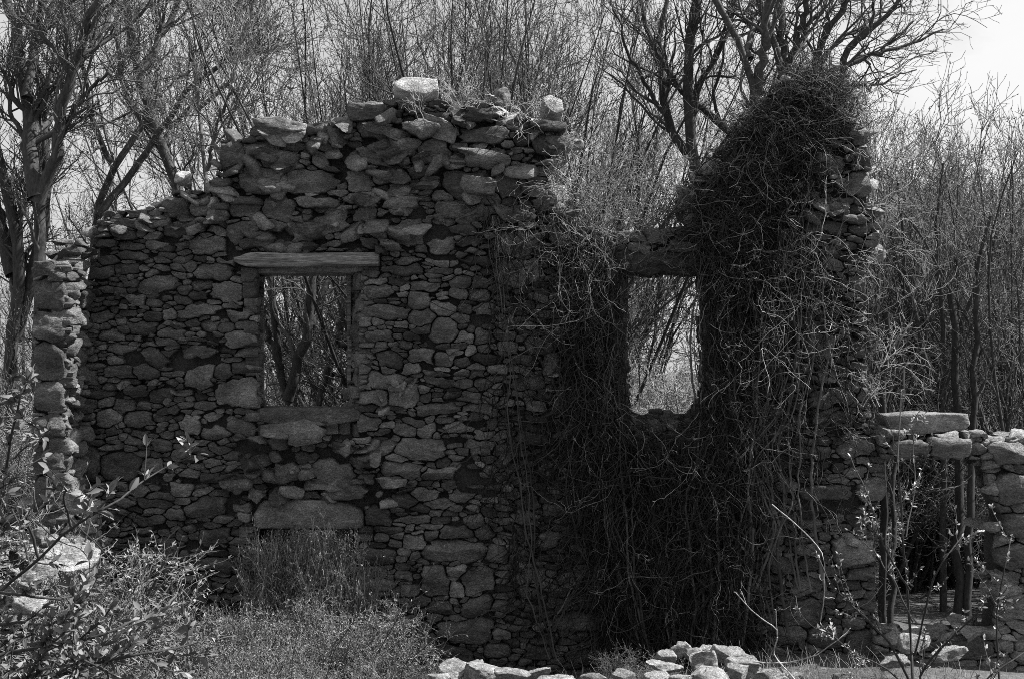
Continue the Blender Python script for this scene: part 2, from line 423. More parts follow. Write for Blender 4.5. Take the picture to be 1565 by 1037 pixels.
def beam(mb, a, b, w, h, r, n=26, tone=.5, ends=.3, sag=0):
    """rough-hewn beam from a to b (x axis mostly); w depth (Y), h height"""
    a = np.asarray(a, float); b = np.asarray(b, float)
    K = 20; th = np.linspace(0, 2*math.pi, K, endpoint=False)
    cs = np.column_stack([np.sign(np.cos(th))*np.abs(np.cos(th))**.35*w/2, np.sign(np.sin(th))*np.abs(np.sin(th))**.35*h/2])
    V = []
    for i in range(n):
        t = i/(n-1); c = a*(1-t)+b*t + np.array([0, 0, -sag*4*t*(1-t)])
        e = 1.0 if t > .09 else ends+(1-ends)*(t/.09)
        p = np.column_stack([np.full(K, c[0]), c[1]+cs[:, 0], c[2]+cs[:, 1]*e])
        q = p*np.array([.8, 7, 7])
        p[:, 2] += vn(q, 2.2, 3)*.018+vn(p, 7, 4)*.014+vn(p*np.array([.6, 12, 12]), 3, 14)*.008; p[:, 1] += vn(q, 2.2, 5)*.02
        V.append(p)
    V = np.concatenate(V); idx = np.arange(K); nx_ = (idx+1) % K
    fs = [np.column_stack([g*K+idx, g*K+nx_, (g+1)*K+nx_, (g+1)*K+idx]) for g in range(n-1)]
    V = np.concatenate([V, [a], [b]])
    fs.append(np.column_stack([nx_, idx, np.full(K, n*K)])); fs.append(np.column_stack([(n-1)*K+idx, (n-1)*K+nx_, np.full(K, n*K+1)]))
    mb.add(V, fs, tone)
LB = MB()
x0, z0 = W(361, 398); x1, z1 = W(580, 397)
beam(LB, (x0, -.03, z0), (x1, -.03, z1), .2, .125, rng)
o = LB.build('timber_lintel', M_WOOD, main); o['label'] = 'split grey timber beam over the left window'
LB = MB()
x0, z0 = W(385, 408); x1, z1 = W(562, 408)
beam(LB, (x0, .3, z0-.015), (x1, .3, z1-.015), .44, .1, rng, ends=1)
LB.build('inner_lintel', M_WOOD, main)
# thin frame post in window one
for (px, py0, py1, Y) in ((534, 412, 600, .45), (400, 412, 626, .5)):
    LB = MB(); a = at(px, py1, Y); b = at(px, py0, Y)
    V = []
    for z in np.linspace(a[2], b[2], 12):
        wob = vn(np.array([[px, z, 0.]]), 3, 2)[0]*.006
        for dx, dy in ((-.02, -.03), (.02, -.03), (.02, .03), (-.02, .03)): V.append((a[0]+dx+wob, Y+dy, z))
    k = np.arange(4); fs = [np.column_stack([g*4+k, g*4+(k+1) % 4, (g+1)*4+(k+1) % 4, (g+1)*4+k]) for g in range(11)]
    fs.append(np.array([[3, 2, 1, 0], [44, 45, 46, 47]]))
    LB.add(V, fs); LB.build('window_frame', M_WOOD, main, smooth=False)
# stone lintel of the doorway
SB = MB()
lx0, lz0 = W(387, 808); lx1, lz1 = W(556, 765)
def block(mb, poly, y0, y1, tone, r, n=9):
    """slab with a polygon face (x,z), extruded in Y, rounded rough edges"""
    poly = np.array(poly); c = poly.mean(0)
    K = 44
    seg = np.linalg.norm(np.roll(poly, -1, 0)-poly, axis=1); cum = np.concatenate([[0], np.cumsum(seg)]); L = cum[-1]
    ss = np.linspace(0, L, K, endpoint=False); pts = []
    pp = np.concatenate([poly, poly[:1]])
    pts = np.column_stack([np.interp(ss, cum, pp[:, 0]), np.interp(ss, cum, pp[:, 1])])
    sd_ = r.uniform(0, 50)
    V = []
    prof = [(0, .15), (0, .5), (0, .8), (0, .95), (.06, 1.0)] + [(t, 1.0) for t in np.linspace(.2, .8, 4)] + [(.94, 1.0), (1, .95), (1, .8), (1, .4)]
    for t, s_ in prof:
        q = c+(pts-c)*s_
        p = np.column_stack([q[:, 0], np.full(K, y0+(y1-y0)*t), q[:, 1]])
        w = p+sd_
        p = p+np.column_stack([vn(w, 7, 1)*.012+vn(w, 24, 4)*.005, fbm(w, 6, 2)*.014, vn(w, 7, 3)*.012+vn(w, 24, 5)*.005])
        V.append(p)
    n = len(V); V = np.concatenate(V+[[[c[0], y0, c[1]]], [[c[0], y1, c[1]]]]); idx = np.arange(K); nx_ = (idx+1) % K
    fs = [np.column_stack([g*K+idx, g*K+nx_, (g+1)*K+nx_, (g+1)*K+idx]) for g in range(n-1)]
    fs.append(np.column_stack([nx_, idx, np.full(K, n*K)])); fs.append(np.column_stack([(n-1)*K+idx, (n-1)*K+nx_, np.full(K, n*K+1)]))
    mb.add(V, fs, tone)
LB = MB()
block(LB, WL([(922,384),(960,378),(1010,384),(1050,380),(1096,388),(1098,410),(1060,420),(1015,414),(990,421),(950,413),(924,410)]), .0, .5, .09, rng)
LB.build('stone_lintel', M_STONE, main)
block(SB, WL([(387,785),(400,764),(470,762),(530,766),(556,780),(557,806),(470,809),(390,806)]), -.05, .5, .25, rng)
o = SB.build('stone_lintel', M_STONE, main); o['label'] = 'long pale slab over the low doorway'
SB = MB()
block(SB, WL([(394,624),(550,624),(552,640),(500,652),(440,652),(394,644)]), -.02, .55, .15, rng)
block(SB, WL([(400,648),(470,640),(500,655),(495,668),(430,670),(402,664)]), -.17, .3, .24, rng)
SB.build('window_sill', M_STONE, main)

# rough stones capping the broken top (across the thickness)
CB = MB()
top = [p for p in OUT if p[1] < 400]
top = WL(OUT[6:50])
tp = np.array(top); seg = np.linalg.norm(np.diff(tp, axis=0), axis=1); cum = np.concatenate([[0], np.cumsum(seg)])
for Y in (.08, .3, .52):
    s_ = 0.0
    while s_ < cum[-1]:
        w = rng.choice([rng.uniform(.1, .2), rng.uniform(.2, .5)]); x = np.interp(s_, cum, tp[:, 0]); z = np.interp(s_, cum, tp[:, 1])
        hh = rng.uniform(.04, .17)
        rock(CB, (x, Y+rng.uniform(-.05, .05), z-.09+rng.uniform(-.03, .03)), (w, rng.uniform(.18, .34), hh), rng, tone=rng.uniform(.2, .5), rot=(rng.normal(.3, .25), rng.normal(.12, .3), rng.normal(0, .6)))  # paler than the wall: sun glints put into the tone
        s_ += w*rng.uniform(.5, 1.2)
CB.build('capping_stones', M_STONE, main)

# ------------------------------------------------------------------ left return wall (projects toward the camera)
XL = W(143, 0)[0]
def sidewall(name, label, Yn, topf, botpx, xface, thick, tone, relief, proud, lit_cap=True):
    """wall along Y from 0 to -Yn, right face at X=xface, thickness to the left"""
    t = thing(name, label, 'stone wall')
    ys = np.linspace(-.02, -Yn, 9)
    outer = [(-y, topf(-y)) for y in ys]; poly = [(0, -.4)]+outer+[(Yn, -.4)]
    mb = MB()
    fr = lambda u, v, h: np.column_stack([xface+h, -u, v])
    stones(mb, masker(poly), (0, -.4, Yn, max(p[1] for p in poly)), [], ((200, .13, .2, .06, .1), (1500, .08, .12, .04, .07), (5000, .04, .07, .02, .04)), fr, rng, relief=relief, proud=proud, tone=(tone[0]*1.1, tone[1]*1.25) if thick < .5 else tone)  # narrow wall: sunlight on the side face put into its paler tone
    # end face
    zt = topf(Yn)
    ef = []
    if thick < .5:
        zz = zt-.02
        for hh in (.15, .3, .27, .36, .3, .25, .33, .28, .3, .3):
            ef.append([thick*.5, zz-hh/2, thick*.5, hh/2, rng.normal(0, .03), rng.normal(.01, .02), rng.uniform(.12, .2)]); zz -= hh
            if zz < -.2: break
    fe = lambda u, v, h: np.column_stack([xface-u, -Yn-h, v])
    stones(mb, masker([(0, -.4), (thick, -.4), (thick, zt), (0, zt)]), (0, -.4, thick, zt), ef, ((60, .17, .2, .08, .14), (200, .09, .13, .04, .08), (900, .04, .07, .02, .04)), fe, rng, tone=tone)
    # top
    k = 0.0
    while k < Yn:
        for uu in np.arange(.05, thick, .17):
            rock(mb, (xface-uu+rng.uniform(-.04, .04), -k, topf(k)-.01+rng.uniform(-.04, .03)), (rng.uniform(.1, .24), rng.uniform(.12, .26), rng.uniform(.05, .14)), rng, tone=rng.uniform(*tone)*1.1, rot=(rng.normal(0, .15), rng.normal(0, .15), rng.uniform(0, 6)))
        k += .16
    mb.build('stonework', M_STONE, t)
    cb = MB(); V = []
    for y in ys:
        z = topf(-y)-.06
        V += [(xface-.05, y+(.07 if y < -.1 else 0), -.4), (xface-.05, y+(.07 if y < -.1 else 0), z), (xface-thick+.03, y+(.07 if y < -.1 else 0), z), (xface-thick+.03, y+(.07 if y < -.1 else 0), -.4)]
    n = len(ys); k4 = np.arange(4)
    fs = [np.column_stack([g*4+k4, g*4+(k4+1) % 4, (g+1)*4+(k4+1) % 4, (g+1)*4+k4]) for g in range(n-1)]+[np.array([[(n-1)*4+i for i in range(4)]])]
    cb.add(V, fs); cb.build('wall_core', M_CORE, t, smooth=False)
    return t
zt = lambda py: W(0, py)[1]
def topA(y): return 3.9 - .12*y + .12*math.sin(y*9)
def topB(y): return 1.45 - .12*y + .1*math.sin(y*5+1)
sidewall('return_wall', 'narrow upright remnant of side wall with crumbling, sunlit-toned face at the left corner', .7, topA, 0, -4.05, .3, (.1, .19), .05, .03)
sidewall('low_wall', 'low sunlit stub of stone wall below the left corner among leaves', 2.3, topB, 0, W(158, 0)[0], .75, (.24, .38), .03, .03)

# ------------------------------------------------------------------ right hand low wall with opening
rw = thing('broken_wall', 'low broken stone wall with square opening right of the tall ruin', 'stone wall')
YR = -.12
ROUT = [(1330,1045),(1330,930),(1345,950),(1400,975),(1450,960),(1515,955),(1522,900),(1515,840),(1525,790),(1505,740),(1500,700),(1440,700),(1345,700),(1336,660),(1350,650),(1400,668),(1440,660),(1495,655),(1510,672),(1540,665),(1580,672),(1600,700),(1650,760),(1650,1045)]
RHOLE = []
def frR(u, v, h): return np.column_stack([u, YR-h, v])
mb = MB()
KR = [[*W(1385, 683), .18, .09, -.1, .1, .24], [*W(1445, 680), .2, .1, .05, .12, .26], [*W(1540, 690), .2, .12, 0, .1, .25], [*W(1548, 745), .2, .14, .2, .08, .22], [*W(1555, 800), .2, .12, 0, .06, .18],
      [*W(1545, 845), .18, .12, 0, .04, .16], [*W(1548, 925), .2, .14, 0, .1, .2], [*W(1460, 985), .3, .13, .1, .02, .18]]
stones(mb, masker(WL(ROUT)), (W(1325, 0)[0], W(0, 1045)[1], W(1650, 0)[0], W(0, 650)[1]), KR, ((200, .13, .2, .08, .12), (1500, .08, .12, .05, .07), (5000, .04, .07, .02, .04)), frR, rng, proud=.03, relief=.035, tone=(.17, .3))
for (x, y, w) in ((1365,660,.3),(1400,672,.25),(1440,668,.35),(1480,668,.3),(1520,672,.25),(1555,668,.38),(1600,680,.4),(1360,965,.3),(1400,978,.35),(1440,970,.3),(1480,962,.35),(1290,818,.2),(1340,655,.22),(1515,880,.22),(1540,900,.4),(1510,800,.2),(1500,700,.25),(1525,740,.3)):
    p = W(x, y)
    for Y in (.0, .3):
        rock(mb, (p[0]+rng.uniform(-.05, .05), YR+.08+Y, p[1]-.02), (w, .38, w*rng.uniform(.4, .6)), rng, tone=rng.uniform(.25, .38), rot=(rng.normal(0, .15), rng.normal(0, .15), rng.normal(0, .4)), hi=True)
mb.build('stonework', M_STONE, rw)
o = core_mesh('wall_core', ROUT, [], rw, inset=.05, y0=YR+.095, th=.4)
# leaning slab on top of it
sl = MB()
block(sl, WL([(1348,634),(1400,630),(1476,632),(1480,648),(1470,656),(1400,664),(1352,655)]), -.12, .3, .27, rng)
tag(sl.build('stone_slab', M_STONE), 'flat grey slab resting on the low wall right of the tall ruin', 'stone slab')

# ------------------------------------------------------------------ loose stones lying on the wall top (things)
LOOSE = [  # pale tones here stand in for sun glints
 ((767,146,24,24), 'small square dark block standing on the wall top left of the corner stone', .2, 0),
 ((276,274,26,22), 'small sunlit-toned block on the sloping left shoulder of the wall', .6, 0),
 ((488,222,34,14), 'flat sunlit-toned stone lying on the ledge left of centre near the wall top', .55, .1),
 ((372,226,24,14), 'sunlit-toned wedge stone on the upper left step of the wall', .5, .2),
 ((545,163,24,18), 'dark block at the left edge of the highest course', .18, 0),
]
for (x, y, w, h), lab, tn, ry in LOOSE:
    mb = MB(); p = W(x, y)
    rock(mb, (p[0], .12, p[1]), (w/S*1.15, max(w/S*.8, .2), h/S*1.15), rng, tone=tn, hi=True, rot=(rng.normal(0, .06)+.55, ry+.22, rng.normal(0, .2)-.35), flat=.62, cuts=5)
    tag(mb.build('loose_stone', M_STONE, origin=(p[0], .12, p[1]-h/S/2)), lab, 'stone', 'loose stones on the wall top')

for poly, lab, tn, ax, ay in (  # raised tones stand in for sunlight on the faces
  ([(602,138),(614,125),(640,122),(667,126),(671,148),(652,157),(618,154),(606,150)], 'large sunlit-toned boulder perched on the highest course above the wall centre', .5, -.6, .05),
  ([(824,164),(836,152),(856,156),(862,178),(850,188),(832,178)], 'sunlit-toned angular stone at the right corner of the wall top', .42, -.6, .2),
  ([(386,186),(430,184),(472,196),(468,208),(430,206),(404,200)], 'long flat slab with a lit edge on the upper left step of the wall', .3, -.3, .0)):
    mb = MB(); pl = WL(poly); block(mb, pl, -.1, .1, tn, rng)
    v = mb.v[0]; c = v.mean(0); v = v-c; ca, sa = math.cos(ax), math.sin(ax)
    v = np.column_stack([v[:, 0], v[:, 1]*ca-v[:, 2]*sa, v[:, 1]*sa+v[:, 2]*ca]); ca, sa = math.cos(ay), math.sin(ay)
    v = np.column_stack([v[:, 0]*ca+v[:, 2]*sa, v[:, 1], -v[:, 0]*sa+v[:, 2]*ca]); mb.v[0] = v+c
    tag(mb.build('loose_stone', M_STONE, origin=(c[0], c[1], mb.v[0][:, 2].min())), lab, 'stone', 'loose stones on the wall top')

# ------------------------------------------------------------------ ground
def gz(x, y):
    x = np.asarray(x, float); y = np.asarray(y, float)
    b = np.where(y > 2, -.07*np.clip(y-2, 0, 45), 0) + np.where(y < -3, (-3-y)*.035, 0)
    p = np.stack([x, y, np.zeros_like(x)], -1)
    return b - .02 + vn(p, .35, 71)*.12 + vn(p, 1.3, 72)*.05
n = 240
g1 = np.sinh(np.linspace(-4.2, 4.2, n))/math.sinh(4.2)*260
X, Y = np.meshgrid(g1, g1, indexing='ij'); Z = gz(X, Y)
i = np.arange(n-1); I, J = np.meshgrid(i, i, indexing='ij'); a = (I*n+J).ravel()
mb = MB(); mb.add(np.stack([X, Y, Z], -1), [np.column_stack([a, a+n, a+n+1, a+1])])
tag(mb.build('ground', M_SOIL), kind='structure')

# fallen stones at the foot of the wall
FALL = [(700,1022,60,26,-2.0),(735,1030,70,30,-2.4),(790,1032,80,20,-2.6),(665,1035,50,22,-2.6),(850,1038,70,18,-2.8),(1035,995,46,26,-1.6),(1015,1020,60,24,-2),(1065,1012,60,30,-1.9),(1110,1000,60,28,-1.6),(1140,1020,64,30,-2.1),(1090,1032,80,26,-2.6),(1170,1034,60,22,-2.6),(1040,1036,60,18,-2.7),(720,1018,44,22,-2.1),(760,1024,56,20,-2.3),(820,1030,60,18,-2.5),(900,1036,60,18,-2.7),(960,1034,50,18,-2.7),(1055,1000,40,20,-1.7),(1085,992,36,18,-1.5),(1125,1030,50,22,-2.4),(1150,1008,40,20,-1.9),(1020,1004,36,18,-1.8),(1005,1036,44,20,-2.8),
        (120,770,56,36,-2.0),(60,820,36,34,-2.4),(110,850,90,30,-2.6),(60,870,60,30,-3),(130,840,30,40,-2.3),(50,925,60,36,-3.2),
        (1400,985,60,30,-.9),(1450,1000,60,30,-1.2),(1370,1010,50,24,-1.1)]
lows = ['pale fallen stone', 'broad fallen stone', 'angular fallen block', 'flat fallen slab', 'rounded fallen boulder']
for k, (x, y, w, h, Yp) in enumerate(FALL):
    mb = MB(); p = P(x, y, D0+Yp); sc_ = (D0+Yp)/D0/S
    rock(mb, p, (w*sc_*.95, w*sc_*.9, h*sc_*rng.uniform(.7, 1.1)), rng, tone=rng.uniform(.26, .42), hi=True)
    where = ('in the pile at the foot of the wall below its centre' if x < 900 and x > 600 else 'in the sunlit heap below the right window' if 900 < x < 1200 else 'on the low stub wall at the left corner' if x < 300 else 'at the foot of the opening at far right')
    if x < 300: where = ['on the top of the low stub wall at the left corner', 'at the left edge beyond the low stub wall', 'on the front of the low stub wall'][k % 3]
    siz = 'larger' if w > 62 else 'smaller' if w < 50 else 'middling'
    tag(mb.build('fallen_stone', M_STONE, origin=(p[0], p[1], p[2]-h*sc_*.6)), f'{siz} {lows[k % 5]} {where}', 'stone', 'fallen stones around the wall foot')
mb = MB()
for _ in range(1100):
    x = rng.choice([rng.normal(-.3, 1.0), rng.normal(1.9, .55)]); y = rng.uniform(-3.2, -.9); s_ = rng.uniform(.02, .12)
    rock(mb, (x, y, float(gz(x, y))+s_*.15+.04*math.exp(-(x-1.9)**2)), (s_*1.6, s_*1.3, s_), rng, tone=rng.uniform(.18, .4))
tag(mb.build('rubble', M_STONE), 'small pale stones and grit scattered at the wall foot', 'rubble', kind='stuff')

# ------------------------------------------------------------------ branching
def unit(v): return v/np.maximum(np.linalg.norm(v, axis=-1, keepdims=True), 1e-9)
def tubes(mb, paths, radii, k=3, tone=.2):
    B, n, _ = paths.shape
    t = unit(np.gradient(paths, axis=1))
    ref = np.where(np.abs(t[..., 2:3]) < .8, np.array([0, 0, 1.]), np.array([1., 0, 0]))
    ref = np.broadcast_to(ref[:, :1], t.shape) if n > 1 else ref
    u = unit(np.cross(t, ref)); v = np.cross(t, u)
    th = np.linspace(0, 2*math.pi, k, endpoint=False)
    ring = u[:, :, None, :]*np.cos(th)[None, None, :, None] + v[:, :, None, :]*np.sin(th)[None, None, :, None]
    V = paths[:, :, None, :] + ring*radii[:, :, None, None]
    b = np.arange(B)[:, None, None]*n*k; i = np.arange(n-1)[None, :, None]*k; j = np.arange(k)[None, None, :]; j2 = (j+1) % k
    q = np.stack([b+i+j, b+i+j2, b+i+k+j2, b+i+k+j], -1).reshape(-1, 4)
    tn = np.broadcast_to(np.asarray(tone, float).reshape(-1, 1) if np.ndim(tone) else np.full((B, 1), tone), (B, n*k)).ravel()
    mb.add(V.reshape(-1, 3), [q], tn)
def grow(par, rad, n, L, ang, up, tr=(.2, .95), seg=5, rr=.5, tip=.002, wob=.25, r=rng, taper=.6):
    B, m, _ = par.shape
    idx = np.repeat(np.arange(B), n); N = len(idx)
    t = r.uniform(tr[0], tr[1], N); f = t*(m-1); i0 = np.minimum(f.astype(int), m-2); w = (f-i0)[:, None]
    pos = par[idx, i0]*(1-w)+par[idx, i0+1]*w; tan = unit(par[idx, i0+1]-par[idx, i0])
    R = rad[idx, i0]*(1-w[:, 0])+rad[idx, i0+1]*w[:, 0]
    pr = unit(np.cross(tan, r.normal(size=(N, 3))))
    an = r.normal(ang, ang*.3, N)[:, None]
    d = tan*np.cos(an)+pr*np.sin(an)
    ln = r.uniform(L[0], L[1], N)*(1-.45*t)
    pts = [pos]; st = (ln/seg)[:, None]
    for k in range(seg):
        d = unit(d + np.array([0, 0, up]) + r.normal(0, wob, (N, 3)))
        pts.append(pts[-1]+d*st)
    paths = np.stack(pts, 1)
    r0 = np.maximum(R*rr*r.uniform(.7, 1.1, N), tip)
    rads = tip+(r0-tip)[:, None]*(1-np.linspace(0, 1, seg+1))[None]**taper
    return paths, rads
def leaves(mb, pos, dirs, size, r, tone=(.15, .3), width=.4):
    N = len(pos); d = unit(dirs); s = unit(np.cross(d, r.normal(size=(N, 3)))); nn = np.cross(s, d)
    L = (size*r.uniform(.6, 1.2, N))[:, None] if np.isscalar(size) else size[:, None]
    w = L*width*.5
    c = r.uniform(.05, .35, (N, 1))*L
    V = np.stack([pos, pos+d*L*.4+s*w+nn*c*.5, pos+d*L*.4-nn*c*.1, pos+d*L*.4-s*w+nn*c*.5, pos+d*L-nn*c], 1)
    b = np.arange(N)*5
    f = np.concatenate([np.column_stack([b, b+1, b+2]), np.column_stack([b, b+2, b+3]), np.column_stack([b+1, b+4, b+2]), np.column_stack([b+2, b+4, b+3])])
    mb.add(V.reshape(-1, 3), [f], np.repeat(r.uniform(*tone, N), 5))
def bigleaves(mb, pos, dirs, size, r, tone, width=.4):
    N = len(pos); d = unit(dirs); s = unit(np.cross(d, r.normal(size=(N, 3))+np.array([0, 0, 1.2]))); nn = np.cross(s, d); nn = nn*np.sign(nn[:, 2:3]+1e-6)
    L = (size*r.uniform(.45, 1.15, N))[:, None]; cv = r.uniform(.05, .45, (N, 1))*L; fold = r.uniform(.1, .5, (N, 1))
    rows = [pos]
    for t, w in ((.18, .55), (.42, 1.0), (.7, .78), (.88, .36)):
        c = pos+d*L*t-nn*cv*t*t; e = s*L*width*.5*w
        rows += [c-e+nn*L*width*.5*w*fold, c, c+e+nn*L*width*.5*w*fold]
    rows.append(pos+d*L*.99-nn*cv)
    V = np.stack(rows, 1); b = np.arange(N)*14
    f3 = [np.column_stack([b, b+2, b+1]), np.column_stack([b, b+3, b+2]), np.column_stack([b+13, b+10, b+11]), np.column_stack([b+13, b+11, b+12])]
    f4 = []
    for k in range(3):
        q = b+1+3*k; f4 += [np.column_stack([q, q+1, q+4, q+3]), np.column_stack([q+1, q+2, q+5, q+4])]
    mb.add(V.reshape(-1, 3), [np.concatenate(f3), np.concatenate(f4)], np.repeat(r.uniform(*tone, N), 14))
def on_paths(paths, n, r):
    B, m, _ = paths.shape; idx = r.integers(0, B, n); f = r.uniform(.15, 1, n)*(m-1); i0 = np.minimum(f.astype(int), m-2); w = (f-i0)[:, None]
    return paths[idx, i0]*(1-w)+paths[idx, i0+1]*w, unit(paths[idx, i0+1]-paths[idx, i0])
def resample(pl, n):
    pl = np.asarray(pl, float); s = np.concatenate([[0], np.cumsum(np.linalg.norm(np.diff(pl, axis=0), axis=1))])
    t = np.linspace(0, s[-1], n*3)
    q = np.column_stack([np.interp(t, s, pl[:, k]) for k in range(3)])
    for _ in range(6): q[1:-1] = (q[:-2]+q[1:-1]*2+q[2:])/4
    return q[np.linspace(0, len(q)-1, n).astype(int)]

def finish_tree(name, label, cat, limbs, rads, counts, base, group=None, leafn=0, leafs=.03, bt=.1, tt=.2, r=rng, up=.12, tip=.0034, crownname='crown'):
    """limbs: (B,m,3) main limbs; counts: list of (n, L, ang, rr)"""
    t = thing(name, label, cat, tuple(base), group)
    base = np.asarray(base)
    mb = MB(); tubes(mb, limbs, rads, 9, bt); tr_ = mb.build('trunk', M_BARK, None); tr_.parent = t
    for v in (): pass
    cb = MB(); lv = (limbs, rads); last = limbs
    for k, (n_, L_, a_, rr_) in enumerate(counts):
        lv = grow(lv[0], lv[1], n_, L_, a_, up, rr=rr_, tip=tip if k < len(counts)-1 else tip*.8, r=r, seg=7 if k == 0 else 4, tr=(.15, .98), wob=.27)
        tubes(cb, lv[0], lv[1], 5 if k == 0 else 3, bt+(tt-bt)*min(1, (k+1)/len(counts)+.1)); last = lv[0]
    if leafn:
        p, d = on_paths(last, leafn, r); leaves(cb, p, d+r.normal(0, .6, d.shape), leafs, r, tone=(tt*.8, tt*1.6))
    c = cb.build(crownname, M_TWIG, None); c.parent = t
    for o in (tr_, c):
        me = o.data; a = np.empty(len(me.vertices)*3, np.float32); me.vertices.foreach_get('co', a)
        a = (a.reshape(-1, 3)-base).astype(np.float32); me.vertices.foreach_set('co', a.ravel()); me.update()
    KIDS[t.name] = [tr_, c]
    return t

def px_tree(label, d, limbs, counts, group='large bare trees', **kw):
    """limbs: list of (points in px, r0, r1)"""
    m = 14; A = []; R = []
    for pts, r0, r1 in limbs:
        dd = rng.uniform(-.8, .8); nn = len(pts)
        pl = [P(x, y, d+dd*(i/(nn-1) if nn > 1 else 0)) for i, (x, y) in enumerate(pts)]
        q = resample(pl, m); q[1:] += rng.normal(0, .02, (m-1, 3))
        A.append(q); R.append(np.linspace(r0, r1, m))
    A = np.array(A); R = np.array(R)
    base = A[0][0].copy(); base[2] = float(gz(base[0], base[1]))
    return finish_tree('bare_tree', label, 'tree', A, R, counts, base, group, **kw)

# ---- named trees
C3 = [(9, (.8, 2.0), .55, .5), (8, (.4, 1.1), .6, .55), (6, (.2, .5), .6, .6)]
px_tree('dark trunk forking in two at the far left beside the wall', 17, [
 ([(52,1010),(50,800),(55,600),(62,450),(58,300)], .095, .07), ([(58,300),(48,220),(40,150),(28,70),(5,-40)], .11, .05),
 ([(58,310),(85,240),(95,180),(108,120),(130,60),(150,-30)], .075, .045), ([(40,150),(55,80),(80,20),(90,-40)], .06, .03),
 ([(108,120),(150,60),(190,-20)], .04, .02), ([(95,190),(150,120),(190,115)], .03, .012), ([(50,250),(20,180),(5,120)], .04, .015)], C3, leafn=2500, leafs=.045, bt=0.054, tt=0.102)
px_tree('thick leaning trunk at the left edge behind the corner', 18, [
 ([(10,1000),(15,700),(22,520),(30,380),(10,280),(-20,180)], .1, .06), ([(22,520),(60,380),(70,250),(55,100),(60,-40)], .085, .04), ([(20,420),(0,330),(-30,250)], .1, .06)], C3, leafn=1500, leafs=.045, bt=0.048, tt=0.096)
px_tree('slender tree leaning left behind the sloping left shoulder', 19.5, [
 ([(330,1000),(300,420),(270,290),(235,200),(212,110),(195,60),(185,-40)], .12, .05), ([(212,110),(245,60),(270,10),(300,-30)], .06, .03), ([(235,200),(190,150),(180,60),(182,-20)], .05, .02),
 ([(280,330),(262,250),(222,170)], .05, .03)], C3, leafn=3000, leafs=.045, bt=0.066, tt=0.114)
px_tree('low forking tree with a curved limb reaching right over the left shoulder', 18.5, [
 ([(120,1000),(135,500),(145,330),(170,250),(215,190)], .09, .04), ([(150,330),(200,260),(260,180),(300,125),(345,95),(358,60),(365,-20)], .05, .02), ([(345,95),(380,75)], .02, .008),
 ([(170,250),(140,180),(125,100),(130,30)], .04, .015)], C3, leafn=3000, leafs=.045, bt=0.066, tt=0.114)
px_tree('thin tree with a raised arm between the left shoulder and the upper step', 18, [
 ([(318,1000),(316,400),(315,260),(300,180),(285,60)], .05, .02), ([(316,260),(335,180),(352,140)], .03, .012), ([(300,170),(355,120),(375,40),(400,-30)], .03, .02)], C3, leafn=800, leafs=.04, bt=.12, tt=.2)
px_tree('crooked dark tree left of the vine covered peak', 17, [
 ([(1100,1010),(1095,500),(1075,330),(1052,200),(1050,130),(1062,60),(1070,-40)], .1, .05), ([(1130,260),(1118,205),(1070,165),(1020,110),(1000,75),(985,20),(965,-40)], .055, .02),
 ([(1050,235),(1020,190),(1012,120),(1010,60),(1020,-20)], .055, .025), ([(1020,190),(985,130),(960,80),(940,20)], .03, .012), ([(1052,200),(1075,120),(1110,60),(1130,-20)], .04, .02)],
 [(8, (.6, 1.6), .5, .5), (6, (.3, .8), .6, .55), (4, (.2, .4), .6, .6)], bt=.045, tt=.075)
px_tree('pale forked tree just left of the vine covered peak', 16.2, [
 ([(1165,1000),(1160,300),(1157,140),(1147,90),(1130,50),(1103,15),(1080,-30)], .075, .035), ([(1157,140),(1162,90),(1175,30),(1178,-30)], .06, .03), ([(1147,90),(1150,30),(1145,-30)], .045, .025)],
 [(7, (.6, 1.5), .5, .5), (5, (.3, .7), .6, .55), (3, (.2, .4), .6, .6)], bt=.08, tt=.1)
px_tree('many stemmed tree fanning out behind the vine covered peak', 16.5, [
 ([(1215,1010),(1210,400),(1205,200),(1200,105),(1190,60),(1170,20),(1150,-20)], .08, .035), ([(1203,120),(1195,50),(1197,-20)], .06, .03), ([(1205,110),(1215,70),(1230,20),(1240,-30)], .05, .028),
 ([(1208,120),(1225,60),(1255,10),(1275,-30)], .035, .018), ([(1225,180),(1248,95),(1262,60),(1290,10),(1310,-30)], .05, .025), ([(1262,60),(1264,30),(1275,-20)], .02, .01),
 ([(1260,200),(1285,105),(1300,75),(1350,30),(1385,-10)], .055, .022), ([(1285,105),(1330,85),(1390,70),(1440,45)], .03, .01), ([(1300,75),(1330,50),(1335,0),(1330,-30)], .025, .012),
 ([(1285,125),(1320,135),(1370,120),(1400,100)], .02, .008), ([(1270,110),(1310,90),(1350,80),(1400,30)], .03, .01), ([(1248,95),(1290,60),(1330,30),(1380,5)], .025, .01)],
 [(7, (.5, 1.5), .5, .5), (5, (.25, .7), .55, .55), (3, (.15, .35), .6, .6)], bt=.06, tt=.08, up=.03)
px_tree('dark forked tree framed by the left window', 16.5, [
 ([(432,1000),(432,700),(438,610),(428,560),(420,500),(415,440),(410,300)], .06, .035), ([(440,610),(455,560),(468,500),(475,430),(490,300)], .065, .035), ([(455,550),(485,480),(505,420),(530,330)], .05, .02), ([(428,560),(410,500),(398,440)], .04, .02)],
 [(6, (.4, 1.2), .6, .5), (5, (.25, .6), .6, .55), (4, (.15, .35), .6, .6)], bt=.045, tt=.2)  # sunlight on the twigs put into their paler tone
